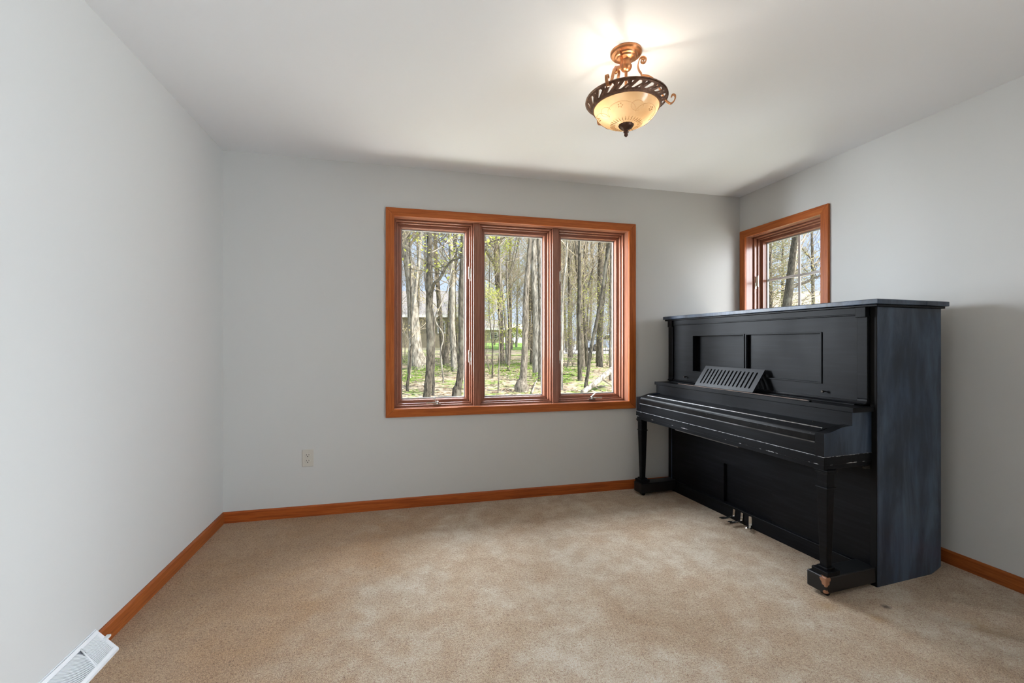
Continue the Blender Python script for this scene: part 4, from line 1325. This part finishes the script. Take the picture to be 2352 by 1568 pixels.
# ---- houses beyond the trees
M['shingle_tan'] = plain('tan_shingles', (0.42, 0.37, 0.31, 1), 0.9, var=0.25, vscale=6)
M['shingle_grey'] = plain('grey_shingles', (0.27, 0.255, 0.24, 1), 0.9, var=0.25, vscale=6)
M['siding_tan'] = plain('tan_siding', (0.27, 0.235, 0.16, 1), 0.8, var=0.1)
M['siding_white'] = plain('white_siding', (0.78, 0.77, 0.74, 1), 0.7)
M['trim_white'] = plain('white_trim', (0.75, 0.75, 0.72, 1), 0.6)
M['dark_glass'] = plain('dark_house_glass', (0.02, 0.025, 0.03, 1), 0.1)


def house(label, px, tt_, w, dpt, eave, ridge, wall, roof, win=(), turn=0.0, name='house'):
    p = at(px, 780, tt_)
    z = gz(p.x, p.y)
    o = empty(name, (p.x, p.y, z), -YAW + turn, label, 'house')
    MB().box(-w / 2, w / 2, 0, dpt, -0.4, eave).build('walls', wall, o)
    mb = MB()
    ov = 0.5
    mb.prism([(-ov, eave - 0.05), (dpt / 2, ridge), (dpt + ov, eave - 0.05), (dpt + ov, eave + 0.12), (dpt / 2, ridge + 0.18), (-ov, eave + 0.12)], 'x', -w / 2 - ov, w / 2 + ov)
    mb.build('roof', roof, o)
    mb = MB(); mb.prism([(0, eave), (dpt, eave), (dpt / 2, ridge - 0.05)], 'x', -w / 2, w / 2); mb.build('gable', wall, o)
    mb = MB(); mb.box(-w / 2 - ov, w / 2 + ov, -ov - 0.04, -ov, eave - 0.12, eave + 0.14); mb.build('fascia', M['trim_white'], o)
    for (x, zc, ww, hh, arch) in win:
        mb = MB(); mb.box(x - ww / 2 - 0.09, x + ww / 2 + 0.09, -0.06, 0, zc - hh / 2 - 0.09, zc + hh / 2 + 0.06)
        if arch: mb.prism([(x + (ww / 2 + 0.09) * math.cos(math.pi * i / 8), zc + hh / 2 + (ww / 2 + 0.09) * math.sin(math.pi * i / 8)) for i in range(9)], 'y', -0.06, 0)
        wf = mb.build('window_frame', M['trim_white'], o)
        mb = MB()
        for i in range(2):
            for j in range(3):
                mb.box(x - ww / 2 + i * ww / 2 + 0.02, x - ww / 2 + (i + 1) * ww / 2 - 0.02, -0.075, -0.06, zc - hh / 2 + j * hh / 3 + 0.02, zc - hh / 2 + (j + 1) * hh / 3 - 0.02)
        mb.build('panes', M['dark_glass'], wf)
    return o


house('tan house with a grey roof behind the trees in the left pane', 950, 46, 11.5, 7.0, 3.2, 6.0, M['siding_tan'], M['shingle_grey'], [(2.85, 2.05, 0.62, 1.0, True), (-2.6, 1.6, 0.9, 1.2, False)])
house('small grey gabled house at the left of the middle pane', 1120, 70, 5.0, 5.0, 2.2, 3.6, M['siding_tan'], M['shingle_grey'], [(1.0, 1.2, 0.9, 0.9, False)])
house('low white garage far off behind the stout flared trunk', 1190, 92, 8.0, 5.0, 2.2, 3.4, M['siding_white'], M['shingle_tan'], [(-1.5, 1.0, 1.2, 0.8, False)])
house('neighbouring house roof seen low through the gridded window', 1870, 25, 9.0, 7.0, 2.4, 4.0, M['siding_tan'], M['shingle_tan'], [(-1.2, 1.4, 0.9, 1.1, False)], turn=-0.55)
# clipped hedge before the garage
rng = random.Random(15)
p = at(1180, 780, 60)
hd = empty('hedge', (p.x, p.y, gz(p.x, p.y)), -YAW, 'light green rounded shrub before the white garage', 'shrub')
lf, tw = MB(), MB()
for _ in range(2200):
    a, e = rng.uniform(0, 6.283), rng.uniform(0, 1.57)
    r = rng.uniform(0.8, 1.05)
    leaf_quad(lf, (1.7 * r * math.cos(a) * math.cos(e), 0.9 * r * math.sin(a) * math.cos(e), 1.0 + 1.2 * r * math.sin(e)), 0.22, rng)
for _ in range(14):
    tw.tube([(0, 0, -0.1), (rng.uniform(-1.2, 1.2), rng.uniform(-.5, .5), rng.uniform(1.0, 1.9))], [0.04, 0.015], 5)
lf.build('leaves', M['leaf'], hd, recalc=False); tw.build('stems', M['twig_dark'], hd)

# parked car on the driveway
M['car_paint'] = plain('blue_grey_car_paint', (0.30, 0.36, 0.46, 1), 0.25, 0.3)
p = at(1395, 780, 37)
car = empty('parked_car', (p.x, p.y, gz(p.x, p.y) + 0.05), -YAW + 0.25, 'blue grey car parked beyond the trunks in the right pane', 'car')
prof = [(-2.1, 0.30), (-2.15, 0.62), (-1.95, 0.82), (-1.1, 0.92), (-0.55, 1.36), (0.75, 1.40), (1.45, 0.98), (2.05, 0.90), (2.15, 0.55), (2.1, 0.30)]
MB().prism(prof, 'y', -0.82, 0.82).build('body', M['car_paint'], car, bevel=0.06)
mb = MB(); mb.prism([(-0.92, 0.96), (-0.50, 1.30), (0.68, 1.33), (1.20, 0.99)], 'y', -0.835, 0.835); mb.build('side_windows', M['dark_glass'], car)
for x in (-1.35, 1.30):
    for y in (-0.80, 0.80):
        mb = MB(); mb.tube([(x, y - 0.1, 0.31), (x, y + 0.1, 0.31)], 0.31, 18); mb.build('wheel', M['rubber'], car, smooth='auto')

# ---- trees seen through the gridded side window
hero_tree('thick leaning trunk in the left half of the gridded window', [(1800, 860, 22), (1806, 720, 20), (1812, 670, 17), (1818, 610, 14.5), (1826, 545, 12), (1832, 500, 11)], M['bark_dark'], 30, t=12, n=16, top=12, z0=2.0, twig='twig', flare=1.2,
          limb=[[(1812, 665, 9, 0), (1830, 655, 7, 0.3), (1850, 648, 6, 0.6), (1872, 638, 5, 0.9), (1895, 628, 4, 1.2)]])
hero_tree('bare hazy tree in the right half of the gridded window', [(1868, 830, 8), (1868, 700, 7.5), (1867, 640, 7), (1866, 590, 6), (1865, 540, 5)], M['bark_grey'], 31, t=21, n=34, top=11, z0=3.0, leaf_p=0.05, ln=2.2,
          limb=[[(1867, 600, 3.5, 0), (1855, 585, 3, 0), (1842, 570, 2.4, 0)], [(1868, 615, 3.4, 0), (1878, 600, 2.8, 0), (1890, 580, 2, 0)], [(1867, 635, 3.2, 0), (1852, 622, 2.6, 0), (1838, 605, 2, 0)]])
rng = random.Random(21)
for (px, tt_, hgt, lab) in ((1770, 13.5, 4.9, 'dense olive evergreen filling the left of the gridded window'), (1798, 18, 6.2, 'taller olive evergreen behind the thick leaning trunk'), (1742, 17, 6.5, 'olive evergreen beyond the far jamb of the gridded window')):
    p = at(px, 780, tt_)
    ev = empty('evergreen_tree', (p.x, p.y, gz(p.x, p.y)), rng.uniform(0, 6), lab, 'tree')
    mb = MB(); mb.tube([(0, 0, -0.2), (0, 0, hgt * 0.95)], [0.11, 0.02], 8); mb.build('trunk', M['bark_grey'], ev, smooth=True)
    tw, lf = MB(), MB()
    for k in range(170):
        z = hgt * (0.06 + 0.92 * rng.random())
        r = 1.5 * (1 - z / hgt) ** 0.6 + 0.15
        a = rng.uniform(0, 6.283)
        e = Vector((math.cos(a) * r, math.sin(a) * r, z + rng.uniform(-.1, .35)))
        b0 = Vector((0, 0, z - 0.1))
        tw.tube([b0, b0.lerp(e, 0.5) + Vector((0, 0, 0.06)), e], [0.016, 0.010, 0.004], 3, cap=False)
        for j in range(64):
            q = b0.lerp(e, rng.uniform(0.3, 1.08)) + Vector((rng.uniform(-.22, .22), rng.uniform(-.22, .22), rng.uniform(-.16, .16)))
            leaf_quad(lf, q, rng.uniform(0.03, 0.075), rng)
    tw.build('branches', M['twig'], ev, recalc=False); lf.build('leaves', M['cedar'], ev, recalc=False)
